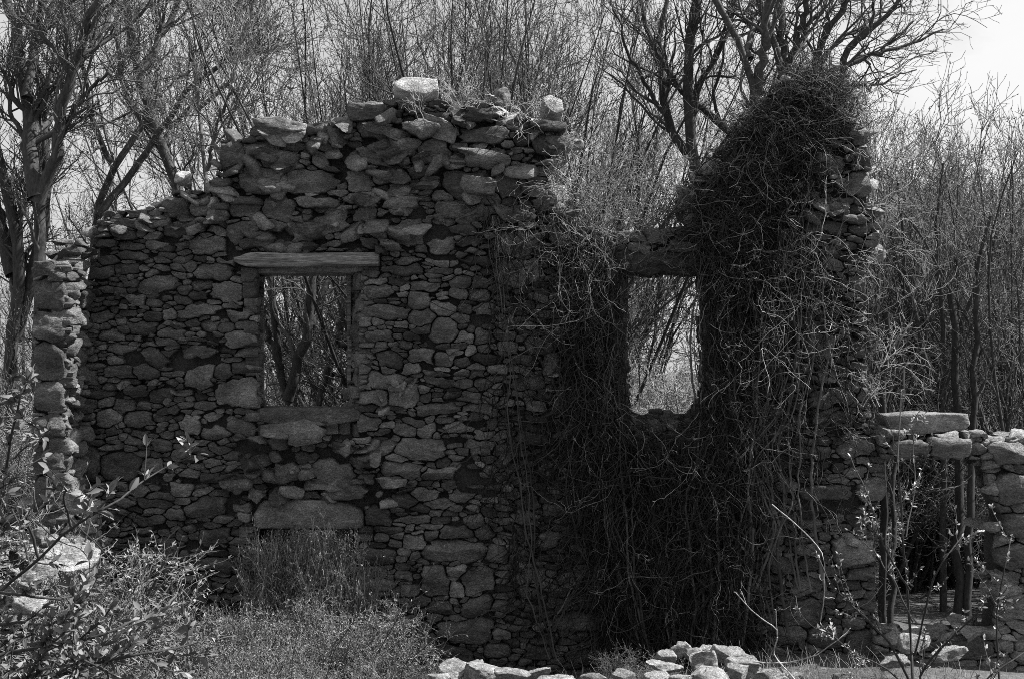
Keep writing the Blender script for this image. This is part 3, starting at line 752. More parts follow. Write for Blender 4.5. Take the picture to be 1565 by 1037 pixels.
px_tree('leaning dark stem crossing the right side of the left window', 17, [
 ([(470,1000),(478,640),(495,580),(515,520),(528,440),(530,300)], .055, .03), ([(515,520),(560,560)], .03, .02), ([(510,570),(528,582),(560,600)], .03, .02)],
 [(6, (.4, 1.0), .6, .5), (5, (.25, .6), .6, .55), (4, (.15, .35), .6, .6)], bt=.045, tt=.2)  # twigs toned up as if sunlit
px_tree('pair of straight dark trunks close to the left jamb of the right opening', 14.9, [
 ([(1352,1010),(1350,900),(1346,820),(1352,740),(1350,600),(1356,480)], .04, .03), ([(1362,1000),(1362,860),(1368,780),(1372,680),(1380,560)], .035, .02)],
 [(3, (.4, 1.0), .5, .5), (3, (.25, .6), .6, .55), (2, (.15, .35), .6, .6)], bt=.03, tt=.07)
px_tree('pair of dark trunks seen through the middle of the right opening', 16.5, [
 ([(1465,1010),(1463,860),(1465,760),(1462,600),(1455,450)], .06, .04), ([(1483,1000),(1482,850),(1487,720),(1490,560),(1500,430)], .05, .03)],
 [(3, (.4, 1.0), .5, .5), (3, (.25, .6), .6, .55), (2, (.15, .35), .6, .6)], bt=.03, tt=.07)
px_tree('v shaped sapling in the thicket right of the tall ruin', 18, [
 ([(1445,1000),(1440,640),(1455,540),(1490,440),(1510,330)], .05, .02), ([(1442,600),(1400,500),(1385,400),(1370,280)], .04, .015), ([(1440,640),(1445,500),(1430,380),(1440,250)], .04, .015)],
 [(7, (.5, 1.4), .5, .5), (5, (.25, .6), .6, .55), (3, (.15, .35), .6, .6)], bt=.05, tt=.08)
print('named trees', flush=True)

# ---- prototypes of woodland plants
def proto(name, cat, stems, H, spread, rad, counts, r, leafn=0, leafs=.03, bt=.12, tt=.22, up=.12, crownname='crown', tip=.0034, start=.15, r0=.3):
    A = []; R = []
    m = 12
    for k in range(stems):
        an = r.uniform(0, 6.28); d = np.array([math.cos(an)*spread*r.uniform(.3, 1), math.sin(an)*spread*r.uniform(.3, 1), 1.0]); d /= np.linalg.norm(d)
        p = np.array([math.cos(an)*r0*r.random(), math.sin(an)*r0*r.random(), -.2]); h = H*r.uniform(.7, 1.05); st = h/(m-1); pts = [p]
        for i in range(m-1):
            d = unit(d+np.array([0, 0, .05])+r.normal(0, .1, 3)); pts.append(pts[-1]+d*st)
        A.append(pts); rr = rad*r.uniform(.6, 1.1); R.append(rr*(1-np.linspace(0, 1, m))**.7+.004)
    return finish_tree(name, 'x', cat, np.array(A), np.array(R), counts, (0, 0, 0), None, leafn=leafn, leafs=leafs, r=r, bt=bt, tt=tt, up=up, crownname=crownname, tip=tip)
r2 = np.random.default_rng(21)
COP = [proto('coppice_tree', 'tree', 16, 8.2, .55, .025, [(8, (.8, 2.2), .4, .6), (5, (.5, 1.2), .5, .65), (4, (.2, .6), .55, .7)], r2, leafn=1500, leafs=.035, bt=.04, tt=.08) for _ in range(3)]
YNG = [proto('young_tree', 'tree', s_, 9.5, .18, .075, [(15, (1.2, 3.2), .65, .5), (7, (.5, 1.4), .6, .6), (4, (.25, .7), .65, .7)], r2, leafn=2500, leafs=.05, bt=.05, tt=.09, tip=.005) for s_ in (2, 3, 4)]
THK = [proto('thicket_tree', 'tree', 13, 6.2, .42, .024, [(9, (.7, 1.8), .5, .6), (6, (.3, 1.0), .6, .7), (3, (.15, .5), .65, .7)], r2, leafn=3500, leafs=.035, bt=.05, tt=.15, tip=.0036) for _ in range(3)]
SHR = [proto('bare_shrub', 'shrub', 16, 2.4, .6, .014, [(9, (.4, 1.0), .6, .6), (7, (.2, .5), .7, .7), (5, (.1, .3), .7, .7)], r2, leafn=3500, leafs=.035, bt=.1, tt=.26, up=.02, crownname='branches', tip=.003) for _ in range(3)]  # twig tone raised to stand in for sunlit brush
PAL = [proto('sunlit_tone_shrub', 'shrub', 20, 3.1, .5, .012, [(10, (.4, 1.1), .55, .6), (8, (.2, .6), .7, .7), (5, (.1, .3), .7, .7)], r2, leafn=5000, leafs=.03, bt=.25, tt=.36, up=.02, crownname='branches', tip=.0026) for _ in range(2)]  # lighter copy of the shrub, sunlight put into its tone
used = set()
def put(pr, px, d, sc, label, group, rz=None):
    p = P(px, 518, d); x, y = p[0], p[1]; z = float(gz(x, y))-.05
    rz = random.uniform(0, 6.28) if rz is None else rz
    if pr.name not in used:
        used.add(pr.name); pr.location = (x, y, z); pr.rotation_euler = (0, 0, rz); pr.scale = (sc,)*3 if np.isscalar(sc) else sc; pr['label'] = label; pr['group'] = group; return pr
    return dup(pr, (x, y, z), rz, sc, label, group)
def where(px):
    for lim, s_ in ((160, 'at the far left beyond the return wall'), (400, 'behind the sloping left shoulder'), (560, 'behind the left window'), (860, 'above the wall centre'), (1120, 'between the wall centre and the vine covered peak'), (1330, 'behind the vine covered peak')):
        if px < lim: return s_
    return 'right of the tall ruin'
# coppice fans behind the centre
for px, d, s_ in ((440,27,1.35),(505,28,1.4),(600,19.5,1.0),(640,18.5,1.08),(700,19.5,1.1),(740,18,.98),(790,18.8,1.05),(840,20,1.1),(885,28,1.35),(610,23,1.2),(530,24,1.2),(760,24,1.2),(850,25,1.1),(925,29,1.3)):
    near = 'near' if d < 19.6 else 'farther' 
    put(random.choice(COP), px, d, s_, f'{near} fan of thin upright stems {where(px)}', 'coppiced trees behind the wall')
# young trees
for k in range(26):
    px = -80+k*68+random.uniform(-15, 15); d = random.uniform(24, 46)
    if 370 < px < 560 or 940 < px < 1080: continue
    if px > 1250 and k % 2: continue
    if px > 1230: sc_ = random.uniform(.6, .72)*d/30
    else: sc_ = random.uniform(.85, 1.15)
    put(random.choice(YNG), px, d, sc_, f'distant slim bare tree {where(px)}', 'distant bare trees')
# thicket at right, and filling low behind
for k in range(24):
    px = 1345+ (k % 8)*36+random.uniform(-12, 12); d = 18.5+ (k//8)*3.5+random.uniform(-1, 1)
    if k < 8 and 1340 < px < 1530: d += 2.5
    hh = (3.1+(518-random.uniform(125, 190))/160*d/14+.6)/6.2
    put(random.choice(THK), px, d, hh*.93, ['front', 'middle', 'rear'][k//8]+' dense twiggy tree in the thicket right of the tall ruin', 'thicket trees at the right')
for k in range(11):
    px = 0+k*104+random.uniform(-20, 20); d = random.uniform(20, 30)
    if 370 < px < 600 or 920 < px < 1100: continue
    put(random.choice(THK), px, d, random.uniform(.6, .85), f'dense twiggy tree {where(px)}', 'thicket trees behind the wall')
for k in range(52):
    px = -60+(k % 26)*66+random.uniform(-15, 15); d = (15.8 if k < 42 else 19)+random.uniform(0, 2.5)
    if 1270 < px < 1540: continue
    put(random.choice(SHR), px, d, random.uniform(.7, 1.2)*(.7 if 370 < px < 560 else 1), f'bare brushy shrub {where(px)}', 'shrubs behind the wall')
for k in range(7): put(random.choice(SHR), 1330+k*32, random.uniform(21, 24), random.uniform(.9, 1.2), 'brushy shrub in the shade far beyond the right opening', 'shrubs behind the wall')
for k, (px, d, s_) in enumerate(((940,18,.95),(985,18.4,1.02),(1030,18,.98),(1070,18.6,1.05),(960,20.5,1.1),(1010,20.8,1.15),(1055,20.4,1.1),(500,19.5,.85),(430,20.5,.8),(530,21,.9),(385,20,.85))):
    put(PAL[k % 2], px, d, s_, ('sunlit-toned shrub filling the lower half of the right window' if px > 900 else 'sunlit-toned shrub low behind the left window'), 'sunlit-toned shrubs behind the wall')
print('wood', flush=True)

# ------------------------------------------------------------------ vines on the wall
def strands(mb, starts, L, seg, r, down=1.0, wob=.5, side=(0, 0, 0), rad=(.003, .006), tone=(.04, .1), k=3, ymin=-.5, ymax=-.02, curl=.0):
    N = len(starts); p = starts.copy(); d = unit(np.array([0, 0, -down])+r.normal(0, .4, (N, 3))*np.array([1, .4, 1])+np.asarray(side))
    ln = r.uniform(L[0], L[1], N); pts = [p.copy()]
    bend = r.normal(0, curl, (N, 3))*np.array([1, .3, 1])
    for i in range(seg):
        d = unit(d+np.array([0, 0, -.18*down])+bend+r.normal(0, wob, (N, 3))*np.array([1, .5, 1])*.5)
        p = p+d*(ln/seg)[:, None]; 
        p[:, 1] = np.where(p[:, 1] > ymax, ymax-.005, p[:, 1]); p[:, 1] = np.where(p[:, 1] < ymin, ymin, p[:, 1])
        pts.append(p.copy())
    A = np.stack(pts, 1); r0 = r.uniform(rad[0], rad[1], N)[:, None]*np.linspace(1, .45, seg+1)[None]
    if mb is not None: tubes(mb, A, r0, k, r.uniform(*tone, N))
    return A, r0
def region(poly_px, n, r, y=(-.3, -.03)):
    poly = WL(poly_px); q = np.array(poly); lo, hi = q.min(0), q.max(0); out = []
    while len(out) < n:
        c = r.uniform(lo, hi, (n*3, 2)); c = c[inpoly(c, poly)]
        out += list(c)
    c = np.array(out[:n]); return np.column_stack([c[:, 0], r.uniform(y[0], y[1], n), c[:, 1]])
r3 = np.random.default_rng(5)
vt = thing('climbing_vine', 'mass of bare hanging vines smothering the wall around the right window', 'vine')
WINDOW2 = [(960,420),(1062,420),(1062,604),(1040,626),(964,630)]
# dense dark rootlets
mb = MB()
def clearwin(s, lens=.0):
    p2 = s[:, [0, 2]]; return s[~inpoly(p2, WL(WINDOW2))]
DENSE = [([(862,330),(945,360),(958,430),(958,640),(1000,700),(1000,980),(940,960),(900,860),(870,640)], 1250, (-.16, -.03)),
         ([(1060,330),(1130,300),(1160,420),(1150,560),(1110,700),(1140,960),(1000,990),(960,900),(960,660),(1050,630),(1064,560)], 1500, (-.22, -.03)),
         ([(880,700),(1160,680),(1160,980),(910,980)], 650, (-.22, -.03)),
         ([(1130,180),(1200,130),(1270,150),(1240,240),(1200,330),(1150,430),(1070,400),(1070,300)], 900, (-.2, -.03)),
         ([(1150,330),(1330,380),(1325,600),(1160,900)], 220, (-.12, -.03)),
         ([(740,300),(870,300),(900,620),(880,900),(800,1000),(730,700)], 420, (-.08, -.03))]
DENSE += [([(880,380),(950,400),(956,700),(900,720),(875,560)], 320, (-.32, -.12)), ([(1066,380),(1120,340),(1135,620),(1120,960),(1075,960),(1066,640)], 380, (-.32, -.12))]
for poly, n_, yy in DENSE:
    s_ = region(poly, n_, r3, yy); s_ = clearwin(s_)
    A, R_ = strands(None, s_, (.3, 1.0), 12, r3, down=.8, wob=.75, rad=(.002, .008), ymax=-.03, ymin=-.4, curl=.1)
    kp = np.array([inpoly(a_[:, [0, 2]], WL(WINDOW2)).sum() < 1 or r3.random() < .02 for a_ in A]); A = A[kp]; R_ = R_[kp]
    tubes(mb, A, R_, 3, .012+.045*r3.random(len(A))**2)
mb.build('rootlets', M_VINE, vt)
mb = MB()
# thick stems climbing
STEMS = [[(990,1000),(975,900),(950,800),(925,700),(905,600),(885,480),(870,380),(850,330)], [(850,960),(900,860),(870,760),(865,650),(855,500)], [(1010,1000),(1030,860),(1060,740),(1080,640),(1070,520),(1085,420),(1120,330),(1160,230)],
 [(1120,980),(1140,860),(1130,740),(1150,640),(1140,560),(1150,470),(1130,380),(1150,300)], [(1100,970),(1085,820),(1110,700),(1170,640),(1185,560),(1180,470),(1190,380),(1180,280),(1200,180)], [(1180,960),(1160,850),(1200,760),(1175,690),(1195,610),(1215,500),(1200,400),(1240,280)],
 [(835,1000),(800,900),(790,760),(770,640),(760,520),(748,400),(745,340)], [(990,1000),(955,880),(945,760),(935,640),(930,520),(915,420),(925,380)], [(1060,980),(1075,880),(1055,760),(1090,660),(1105,560),(1100,470)], [(1020,980),(1000,860),(1010,760),(985,680)],
 [(1150,900),(1180,800),(1150,700),(1165,600),(1150,500)], [(1235,900),(1215,760),(1230,640),(1250,540),(1235,430),(1260,330)]]
A = []; R_ = []
for st in STEMS:
    for rep in range(4):
        off = np.array([r3.normal(0, .07), 0, 0]); yy = r3.uniform(-.2, -.06)
        pl = [np.array([*W(x, y)]) for x, y in st]; pl = np.array([[p[0], yy, p[1]] for p in pl])+off; pl[1:] += r3.normal(0, .04, (len(pl)-1, 3))*np.array([1, .4, .5])
        A.append(resample(pl, 40)); R_.append(np.linspace(r3.uniform(.007, .019), .004, 40)*(.6 if st[0][0] < 900 else 1))
A = np.array(A); A[:, 1:] += np.cumsum(r3.normal(0, .011, (len(A), 39, 3)), 1)*np.array([1, .3, 0]); R_ = np.array(R_)
tubes(mb, A, R_, 7, r3.uniform(.04, .13, len(A)))
mb.build('stem', M_VINE, vt)
mb = MB()
# outer shoots, sun glints put into their lighter tone
LIGHT = [([(830,260),(940,330),(960,400),(880,400),(830,320)], 55, (-.45, -.08), (.4, 1.0), (0, 0, .2)),
         ([(860,380),(950,400),(960,640),(900,700),(870,600)], 50, (-.4, -.15), (.4, 1.1), (0, 0, 0)),
         ([(1060,330),(1160,330),(1200,600),(1120,800),(1060,640)], 70, (-.4, -.12), (.4, 1.2), (0, 0, 0)),
         ([(1110,320),(1230,340),(1250,480),(1150,500)], 60, (-.3, -.08), (.5, 1.2), (1.1, 0, .3)),
         ([(880,600),(1160,640),(1160,900),(900,900)], 60, (-.35, -.15), (.4, 1.2), (0, 0, 0)),
         ([(1160,560),(1330,600),(1340,900),(1170,900)], 40, (-.3, -.05), (.3, .9), (.2, 0, 0)),
         ([(940,380),(1064,375),(1060,405),(950,410)], 22, (-.4, -.1), (.3, .9), (.3, 0, .3)),
         ([(700,260),(860,300),(880,500),(760,500)], 35, (-.2, -.05), (.3, .8), (0, 0, 0))]
for poly, n_, yy, L_, sd_ in LIGHT:
    s_ = region(poly, n_, r3, yy)
    A, R_ = strands(None, s_, L_, 16, r3, down=.8, wob=.8, side=sd_, rad=(.0014, .0042), ymax=-.05, ymin=-.6, curl=.16)
    kp = np.array([inpoly(a_[:, [0, 2]], WL(WINDOW2)).sum() < 1 or r3.random() < .1 for a_ in A]); A = A[kp]; R_ = R_[kp]; tn_ = .03+.3*r3.random(len(A))**2.4; tubes(mb, A, R_, 3, tn_)
    B_, Rb = grow(A, R_, 3, (.06, .3), .8, -.05, seg=5, rr=.6, tip=.0016, r=r3, wob=.35); tubes(mb, B_, Rb, 3, np.repeat(tn_, 3))
    B2, Rb2 = grow(B_, Rb, 2, (.03, .14), .8, 0, seg=3, rr=.7, tip=.0013, r=r3, wob=.3); tubes(mb, B2, Rb2, 3, np.repeat(tn_, 6))
s_ = np.concatenate([region([(850,250),(960,330),(950,700),(860,600)], 55, r3, (-.3, -.12)), region([(1060,350),(1250,300),(1300,500),(1080,700)], 75, r3, (-.32, -.12))])
A, R_ = strands(None, s_, (.25, .8), 18, r3, down=.35, wob=.45, rad=(.002, .0045), ymax=-.1, ymin=-.7, curl=.4)
kp = np.array([inpoly(a_[:, [0, 2]], WL(WINDOW2)).sum() < 1 for a_ in A]); A = A[kp]; R_ = R_[kp]; tn_ = r3.uniform(.2, .5, len(A)); tubes(mb, A, R_, 3, tn_)
B_, Rb = grow(A, R_, 3, (.05, .2), .7, 0, seg=4, rr=.7, tip=.0014, r=r3, wob=.4); tubes(mb, B_, Rb, 3, np.repeat(tn_, 3))
# window veil strands
s_ = region([(950,400),(1066,400),(1066,430),(950,430)], 26, r3, (.0, .3))
A, R_ = strands(mb, s_, (.3, 1.5), 12, r3, down=1, wob=.3, rad=(.002, .004), tone=(.05, .15), ymax=.5, ymin=-.1)
mb.build('shoots', M_VINE, vt)
# mound on the peak
def mound(name, label, pts, n, r, L=(.3, .9), tone=(.03, .3), rad=(.003, .007)):
    t = thing(name, label, 'vine'); mb = MB()
    for (px, py, Y, ax, az, ay, frac) in pts:
        N = int(n*frac); u = unit(r.normal(size=(N, 3))); c = np.array([*W(px, py)])
        q = r.uniform(.55, 1.08, N)[:, None]
        s_ = np.array([c[0], Y, c[1]])+u*np.array([ax, ay, az])*q
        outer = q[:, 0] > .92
        for sel, tn in ((outer, tone), (~outer, (.015, .05))):  # lit outer curls and shaded inside put into strand tones
            ss = s_[sel]; 
            if not len(ss): continue
            d = unit(np.cross(u[sel], r.normal(size=(len(ss), 3)))); d[:, 2] -= .15
            ln = r.uniform(*L, len(ss)); p = ss.copy(); P_ = [p.copy()]; seg = 8; ctr = np.array([c[0], Y, c[1]])
            for i in range(seg):
                rel = (p-ctr)/np.array([ax, ay, az]); d = unit(d-unit(rel)*.3*(np.linalg.norm(rel, axis=1, keepdims=True) > 1.0)+r.normal(0, .42, p.shape)+np.array([0, 0, -.06])); p = p+d*(ln/seg)[:, None]; P_.append(p.copy())
            A = np.stack(P_, 1); R_ = r.uniform(*rad, len(ss))[:, None]*np.linspace(1, .4, seg+1)[None]
            tubes(mb, A, R_, 3, r.uniform(*tn, len(ss)))
    mb.build('stems', M_VINE, t); return t
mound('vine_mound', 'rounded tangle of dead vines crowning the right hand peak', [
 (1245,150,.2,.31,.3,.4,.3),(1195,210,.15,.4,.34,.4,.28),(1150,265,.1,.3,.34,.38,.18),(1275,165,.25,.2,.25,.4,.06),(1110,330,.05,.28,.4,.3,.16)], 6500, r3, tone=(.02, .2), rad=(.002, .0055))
# brushy growth on the wall top between centre and peak, and on the top of the centre
def brush(label, spots, r, name='vine_bush', tone=.17, H=.7, n=16):
    t = thing(name, label, 'bush')
    A = []; R_ = []
    for (px, py, Y, s_) in spots:
        for k in range(n):
            c = np.array([*W(px, py)]); p = np.array([c[0]+r.normal(0, .1), Y+r.normal(0, .1), c[1]]); d = unit(np.array([r.normal(0, .8), r.normal(-.2, .6), .9])); pts = [p]
            for i in range(8): d = unit(d+r.normal(0, .22, 3)+np.array([0, 0, -.05])); pts.append(pts[-1]+d*H*s_/8)
            A.append(pts); R_.append(np.linspace(.005, .002, 9))
    A = np.array(A); R_ = np.array(R_); mb = MB(); tubes(mb, A, R_, 3, tone)
    B_, Rb = grow(A, R_, 5, (.12, .45), .7, 0, rr=.8, tip=.0022, r=r, wob=.3); tubes(mb, B_, Rb, 3, tone)
    B2, Rb2 = grow(B_, Rb, 2, (.06, .2), .7, 0, rr=.8, tip=.0018, r=r, wob=.3, seg=3); tubes(mb, B2, Rb2, 3, tone*1.1)
    mb.build('stems', M_TWIG, t); return t
brush('pale wiry bush sprouting from the wall between centre and right window', [(865,300,-.1,1),(890,330,-.05,1.1),(920,345,0,1.1),(850,270,-.05,.8),(950,360,.1,1),(990,345,.2,1),(1030,340,.2,1.1),(1050,300,.3,1),(905,300,.3,1.2),(960,330,.4,1.3),(1010,320,.4,1.3)], r3, n=7)
brush('thin weeds growing along the highest course', [(680,175,0,.45),(700,165,.1,.5),(730,160,.1,.4),(790,170,0,.5),(810,180,.1,.5),(835,200,.1,.5),(665,190,-.05,.35)], r3, name='weed_clump', n=4, tone=.28)
brush('wiry shoots trailing off the right edge of the ruin', [(1325,260,.1,1),(1330,330,.1,1.1),(1335,400,.05,1.0),(1325,480,.1,1),(1330,560,.1,.9),(1330,620,0,.8),(1300,210,.2,.8)], r3, n=10, tone=.22)
print('vines', flush=True)

# ------------------------------------------------------------------ brush and brambles in front
r4 = np.random.default_rng(11)
BRM = [proto('bramble', 'bush', 22, 1.25, 1.1, .008, [(9, (.25, .8), .7, .6), (7, (.1, .4), .8, .7)], r4, leafn=9500, leafs=.028, bt=.06, tt=.15, up=.0, crownname='foliage', tip=.002) for _ in range(3)]
SPOT = []
for k in range(40):
    x_ = 150+k*13.5+r4.uniform(-12, 12); SPOT.append((x_, r4.uniform(11.0, 13.2), r4.uniform(.55, .85)*(.75 if x_ < 330 else 1 if x_ < 560 else .5)))
for k in range(12): SPOT.append((420+k*9, 13.5+r4.uniform(0, .9), r4.uniform(1.05, 1.3)))
for k in range(6): SPOT.append((400+k*25, 14.9+r4.uniform(0, .9), r4.uniform(.9, 1.2)))
for k in range(16): SPOT.append((r4.uniform(-30, 170), r4.uniform(9.4, 11.4), r4.uniform(.55, .85)))
for x_, d_, s_ in ((10, 12.2, 1.5), (60, 12.4, 1.2), (30, 11.5, 1.4), (85, 12.8, .9), (-20, 12, 1.7)): SPOT.append((x_, d_, s_))
for k in range(9): SPOT.append((340+k*27, r4.uniform(12.2, 13.2), r4.uniform(.6, .95)))
for k in range(7): SPOT.append((r4.uniform(880, 1010), r4.uniform(12.3, 13.4), r4.uniform(.22, .4)))
for k in range(9): SPOT.append((r4.uniform(1180, 1560), r4.uniform(10.5, 12.3), r4.uniform(.25, .45)))
for (px, d, s_) in SPOT:
    if 395 < px < 570 and d > 13.5: w_ = 'filling the low doorway'
    elif px < 160: w_ = 'around the low stub wall at the left'
    elif px < 660: w_ = 'covering the wall foot at lower left'
    elif px < 1100: w_ = 'beside the sunlit heap below the right window'
    else: w_ = 'at the lower right before the opening'
    if 400 < px < 570 and d > 13.4: s_ = (s_*.42, s_*.42, s_*1.05)
    put(random.choice(BRM), px, d, s_, f'small leaved bramble bush {w_}', 'brambles in front of the wall')
# grass tufts by the heap
mb = MB(); N = 2600
gx = np.concatenate([r4.normal(1.9, .8, N//2), r4.uniform(-4.5, 4.5, N//2)]); gy = r4.uniform(-3, -.4, N)
st = np.column_stack([gx, gy, gz(gx, gy)]); d = unit(np.column_stack([r4.normal(0, .35, N), r4.normal(0, .35, N), np.ones(N)])); pts = [st]
L = r4.uniform(.08, .3, N)
for i in range(4): d = unit(d+np.array([0, 0, -.12])+r4.normal(0, .12, (N, 3))); pts.append(pts[-1]+d*(L/4)[:, None])
tubes(mb, np.stack(pts, 1), np.linspace(.003, .001, 5)[None].repeat(N, 0), 3, r4.uniform(.08, .28, N))
tag(mb.build('grass', M_TWIG), 'dry grass blades at the wall foot', 'grass', kind='stuff')

# ------------------------------------------------------------------ foreground saplings
def sapling(name, label, d, limbs, twig, leafsize, nper, r, tone, bt=.035, base_px=None, cluster=4, group=None, wid=.38):
    m = 16; A = []; R_ = []
    for pts, r0, r1 in limbs:
        pl = [P(x, y, d+.25*math.sin(i*1.3+len(A))) for i, (x, y) in enumerate(pts)]
        q = resample(pl, m); q[1:] += np.cumsum(r.normal(0, .003, (m-1, 3)), 0); A.append(q); R_.append(np.linspace(r0, r1, m))
    A = np.array(A); R_ = np.array(R_); base = A[0][0]
    t = thing(name, label, 'sapling', tuple(base), group)
    mb = MB(); tubes(mb, A, R_, 7, bt)
    B_, Rb = grow(A[:], R_[:], *twig, .1, rr=.55, tip=.0018, r=r, wob=.12, tr=(.3, 1.0)); tubes(mb, B_, Rb, 4, bt*1.2)
    o = mb.build('branches', M_BARK, t); o.location = tuple(-base)
    lb = MB(); allp = [(A, nper*len(A)//2), (B_, nper*len(B_)//2)]
    for pp, n_ in allp:
        p, dd = on_paths(pp, n_, r)
        for c in range(cluster):
            bigleaves(lb, p, dd*.7+r.normal(0, .55, dd.shape)+np.array([0, 0, .25]), leafsize, r, tone=tone, width=wid)
    # tips
    tp_ = np.concatenate([A[:, -1], B_[:, -1]]); dv = np.concatenate([A[:, -1]-A[:, -2], B_[:, -1]-B_[:, -2]])
    for c in range(cluster+1): bigleaves(lb, tp_, unit(dv)+r.normal(0, .45, dv.shape), leafsize, r, tone=tone, width=wid)
    o = lb.build('leaves', M_LEAF, t); o.location = tuple(-base)
    return t
sapling('leafy_sapling', 'near dark branch with broad leaves rising from the lower left corner', 5.2, [
 ([(-60,960),(0,905),(60,855),(110,805),(165,775),(215,735),(265,712),(300,700)], .007, .002), ([(60,855),(50,800),(10,810)], .006, .003), ([(110,810),(90,770),(95,740)], .005, .003), ([(0,905),(40,912),(90,915),(130,905)], .006, .003)],
 (5, (.1, .28), .6), .058, 5, r4, (.07, .2), cluster=3)
sapling('leafy_sapling', 'near leafy branch sweeping low across the bottom left', 5.0, [
 ([(-60,1020),(0,1000),(60,985),(120,978),(170,962),(205,945),(215,930)], .008, .003), ([(60,985),(90,1010),(140,1030)], .006, .003), ([(-30,1060),(40,1030),(60,1010)], .008, .003), ([(120,978),(150,1000),(210,1010)], .005, .003)],
 (7, (.1, .3), .7), .05, 10, r4, (.07, .2), cluster=3)
sapling('leafy_sapling', 'near tangled leafy branch lowest in the bottom left corner', 4.8, [
 ([(-60,1080),(0,1050),(80,1035),(160,1015),(230,1000),(290,990)], .01, .003), ([(-40,960),(20,950),(70,960),(120,940)], .006, .003), ([(20,1080),(60,1000),(90,960)], .007, .003), ([(80,1035),(130,1010),(180,1040)], .005, .003)],
 (9, (.08, .3), .7), .045, 12, r4, (.06, .18), cluster=3)
sapling('leafy_sapling', 'near leafy shoot at the left edge level with the wall corner', 5.4, [
 ([(-40,1000),(-10,860),(20,700),(35,640),(45,595),(60,580)], .008, .003), ([(-30,640),(0,620),(30,610)], .005, .003), ([(20,700),(60,670),(75,650)], .004, .002), ([(-30,760),(10,735),(60,700)], .004, .002)],
 (5, (.08, .22), .6), .05, 5, r4, (.06, .15), cluster=3)
sapling('arching_shoot', 'thin arching bramble cane before the left stub wall', 6.5, [
 ([(70,760),(72,720),(85,770),(130,805),(175,850),(205,890),(210,925),(200,955)], .004, .002), ([(60,800),(95,830),(140,845)], .003, .0015)], (2, (.05, .12), .6), .02, 3, r4, (.25, .4), cluster=1)
sapling('budding_sapling', 'tall budding sapling in front of the right opening', 7.5, [
 ([(1400,1100),(1392,1000),(1390,900),(1385,820),(1372,700),(1378,600)], .009, .003), ([(1400,1060),(1360,980),(1310,930),(1270,890),(1250,840)], .008, .003), ([(1398,1000),(1420,900),(1440,860),(1470,820)], .006, .003), ([(1390,900),(1350,830),(1330,760),(1300,700)], .006, .003), ([(1395,950),(1370,890),(1340,850),(1310,820)], .005, .002), ([(1385,820),(1400,740),(1395,640)], .004, .002)],
 (6, (.1, .4), .5), .027, 14, r4, (.15, .35), cluster=3)
sapling('budding_sapling', 'budding sapling spreading across the lower right corner', 7.0, [
 ([(1420,1120),(1400,1030),(1440,980),(1470,950),(1490,930)], .008, .003), ([(1530,1120),(1525,1010),(1520,940),(1535,870),(1545,820)], .006, .002), ([(1420,1090),(1350,1020),(1300,1000),(1260,960)], .006, .002), ([(1480,1120),(1500,1040),(1560,1000),(1600,960)], .006, .002)],
 (7, (.1, .35), .6), .027, 16, r4, (.15, .35), cluster=3)
sapling('arching_shoot', 'long bare cane arching over the rubble beside the right pier', 10, [
 ([(1235,1060),(1180,1000),(1195,965),(1150,930),(1125,905)], .006, .003), ([(1150,1010),(1210,1012),(1250,1000),(1290,965)], .005, .003), ([(1180,770),(1240,820),(1262,850),(1262,900),(1255,950)], .004, .003)], (2, (.1, .3), .5), .02, 2, r4, (.2, .4), cluster=1, bt=.3)
sapling('thin_sapling', 'thin dark leafless stems rising across the lower left brambles', 9.0, [
 ([(540,1100),(570,1000),(620,920),(660,860)], .004, .0015), ([(480,1100),(510,990),(560,920),(600,850)], .004, .0015), ([(600,1100),(620,1010),(690,950)], .004, .0015), ([(430,1100),(450,960),(470,880)], .003, .0015)], (4, (.1, .4), .4), .015, 3, r4, (.2, .35), cluster=1)

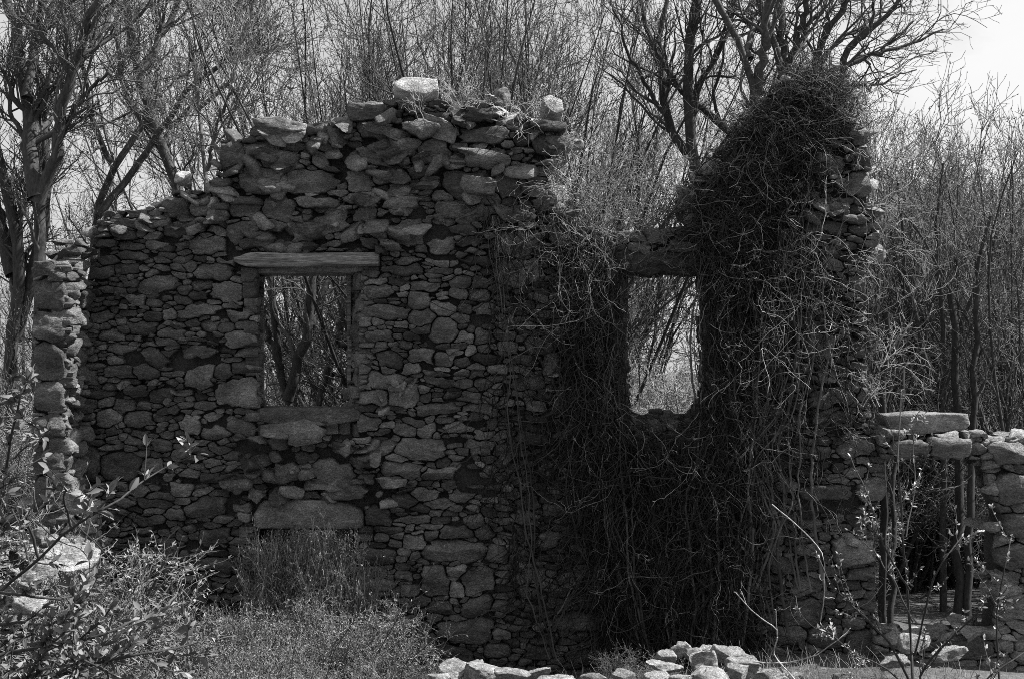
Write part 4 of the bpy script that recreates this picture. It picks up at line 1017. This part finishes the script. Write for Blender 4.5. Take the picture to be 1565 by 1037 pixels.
# ------------------------------------------------------------------ light, sky, camera
AZ = math.radians(7); EL = math.radians(50)
sv = Vector((math.cos(EL)*math.cos(AZ), math.cos(EL)*math.sin(AZ), math.sin(EL)))
ld = bpy.data.lights.new('sun', 'SUN'); ld.energy = 5.0; ld.angle = math.radians(.5); ld.color = (1, .995, .985)
lo = bpy.data.objects.new('sun', ld); col.objects.link(lo); lo.rotation_euler = sv.to_track_quat('Z', 'Y').to_euler()
w = bpy.data.worlds.new('World'); scene.world = w; w.use_nodes = True
nt = w.node_tree; bg = nt.nodes['Background']
sky = nt.nodes.new('ShaderNodeTexSky'); sky.sky_type = 'NISHITA'; sky.sun_disc = False; sky.sun_elevation = EL; sky.sun_rotation = math.pi/2-AZ; sky.air_density = 1.0; sky.dust_density = 2.0
bw = nt.nodes.new('ShaderNodeRGBToBW'); nt.links.new(sky.outputs[0], bw.inputs[0])
tc = nt.nodes.new('ShaderNodeTexCoord'); mp = nt.nodes.new('ShaderNodeMapping'); mp.inputs['Scale'].default_value = (1, 1, 2.4); mp.inputs['Location'].default_value = (.3, .1, .2)
nt.links.new(tc.outputs['Generated'], mp.inputs['Vector'])
cl = ramp(nt, nz(nt, mp.outputs[0], 2.6, 7, .58), .36, .6, .5, 1)
cm = nt.nodes.new('ShaderNodeMix'); cm.data_type = 'FLOAT'
nt.links.new(cl, cm.inputs[0]); nt.links.new(bw.outputs[0], cm.inputs[2]); cm.inputs[3].default_value = 5.0
dv = Vector((4.9, 14, 3.0)).normalized()
ds = nt.nodes.new('ShaderNodeVectorMath'); ds.operation = 'DISTANCE'; ds.inputs[1].default_value = dv; nt.links.new(tc.outputs['Generated'], ds.inputs[0])
wisp = mul(nt, ramp(nt, nz(nt, mp.outputs[0], 7, 8, .6), .35, .65, -.14, .14), ds.outputs['Value'], 'ADD')
spot = ramp(nt, wisp, .02, .32, 1.4, 0)
nt.links.new(mul(nt, cm.outputs[0], spot, 'ADD'), bg.inputs['Color']); bg.inputs['Strength'].default_value = .065

cd = bpy.data.cameras.new('camera'); cam = bpy.data.objects.new('camera', cd); col.objects.link(cam)
cam.location = (0, -D0, CZ); cam.rotation_euler = (math.pi/2, 0, 0)
cd.sensor_width = 36; cd.lens = 36*D0/(1565/S); cd.clip_end = 1000; cd.clip_start = .1
scene.camera = cam
scene.view_settings.view_transform = 'Standard'; scene.view_settings.look = 'None'
scene.view_settings.exposure = 1.22
scene.cycles.pixel_filter_type = 'BLACKMAN_HARRIS'; scene.cycles.filter_width = .9
scene.cycles.use_denoising = False
scene.cycles.max_bounces = 6; scene.cycles.diffuse_bounces = 3
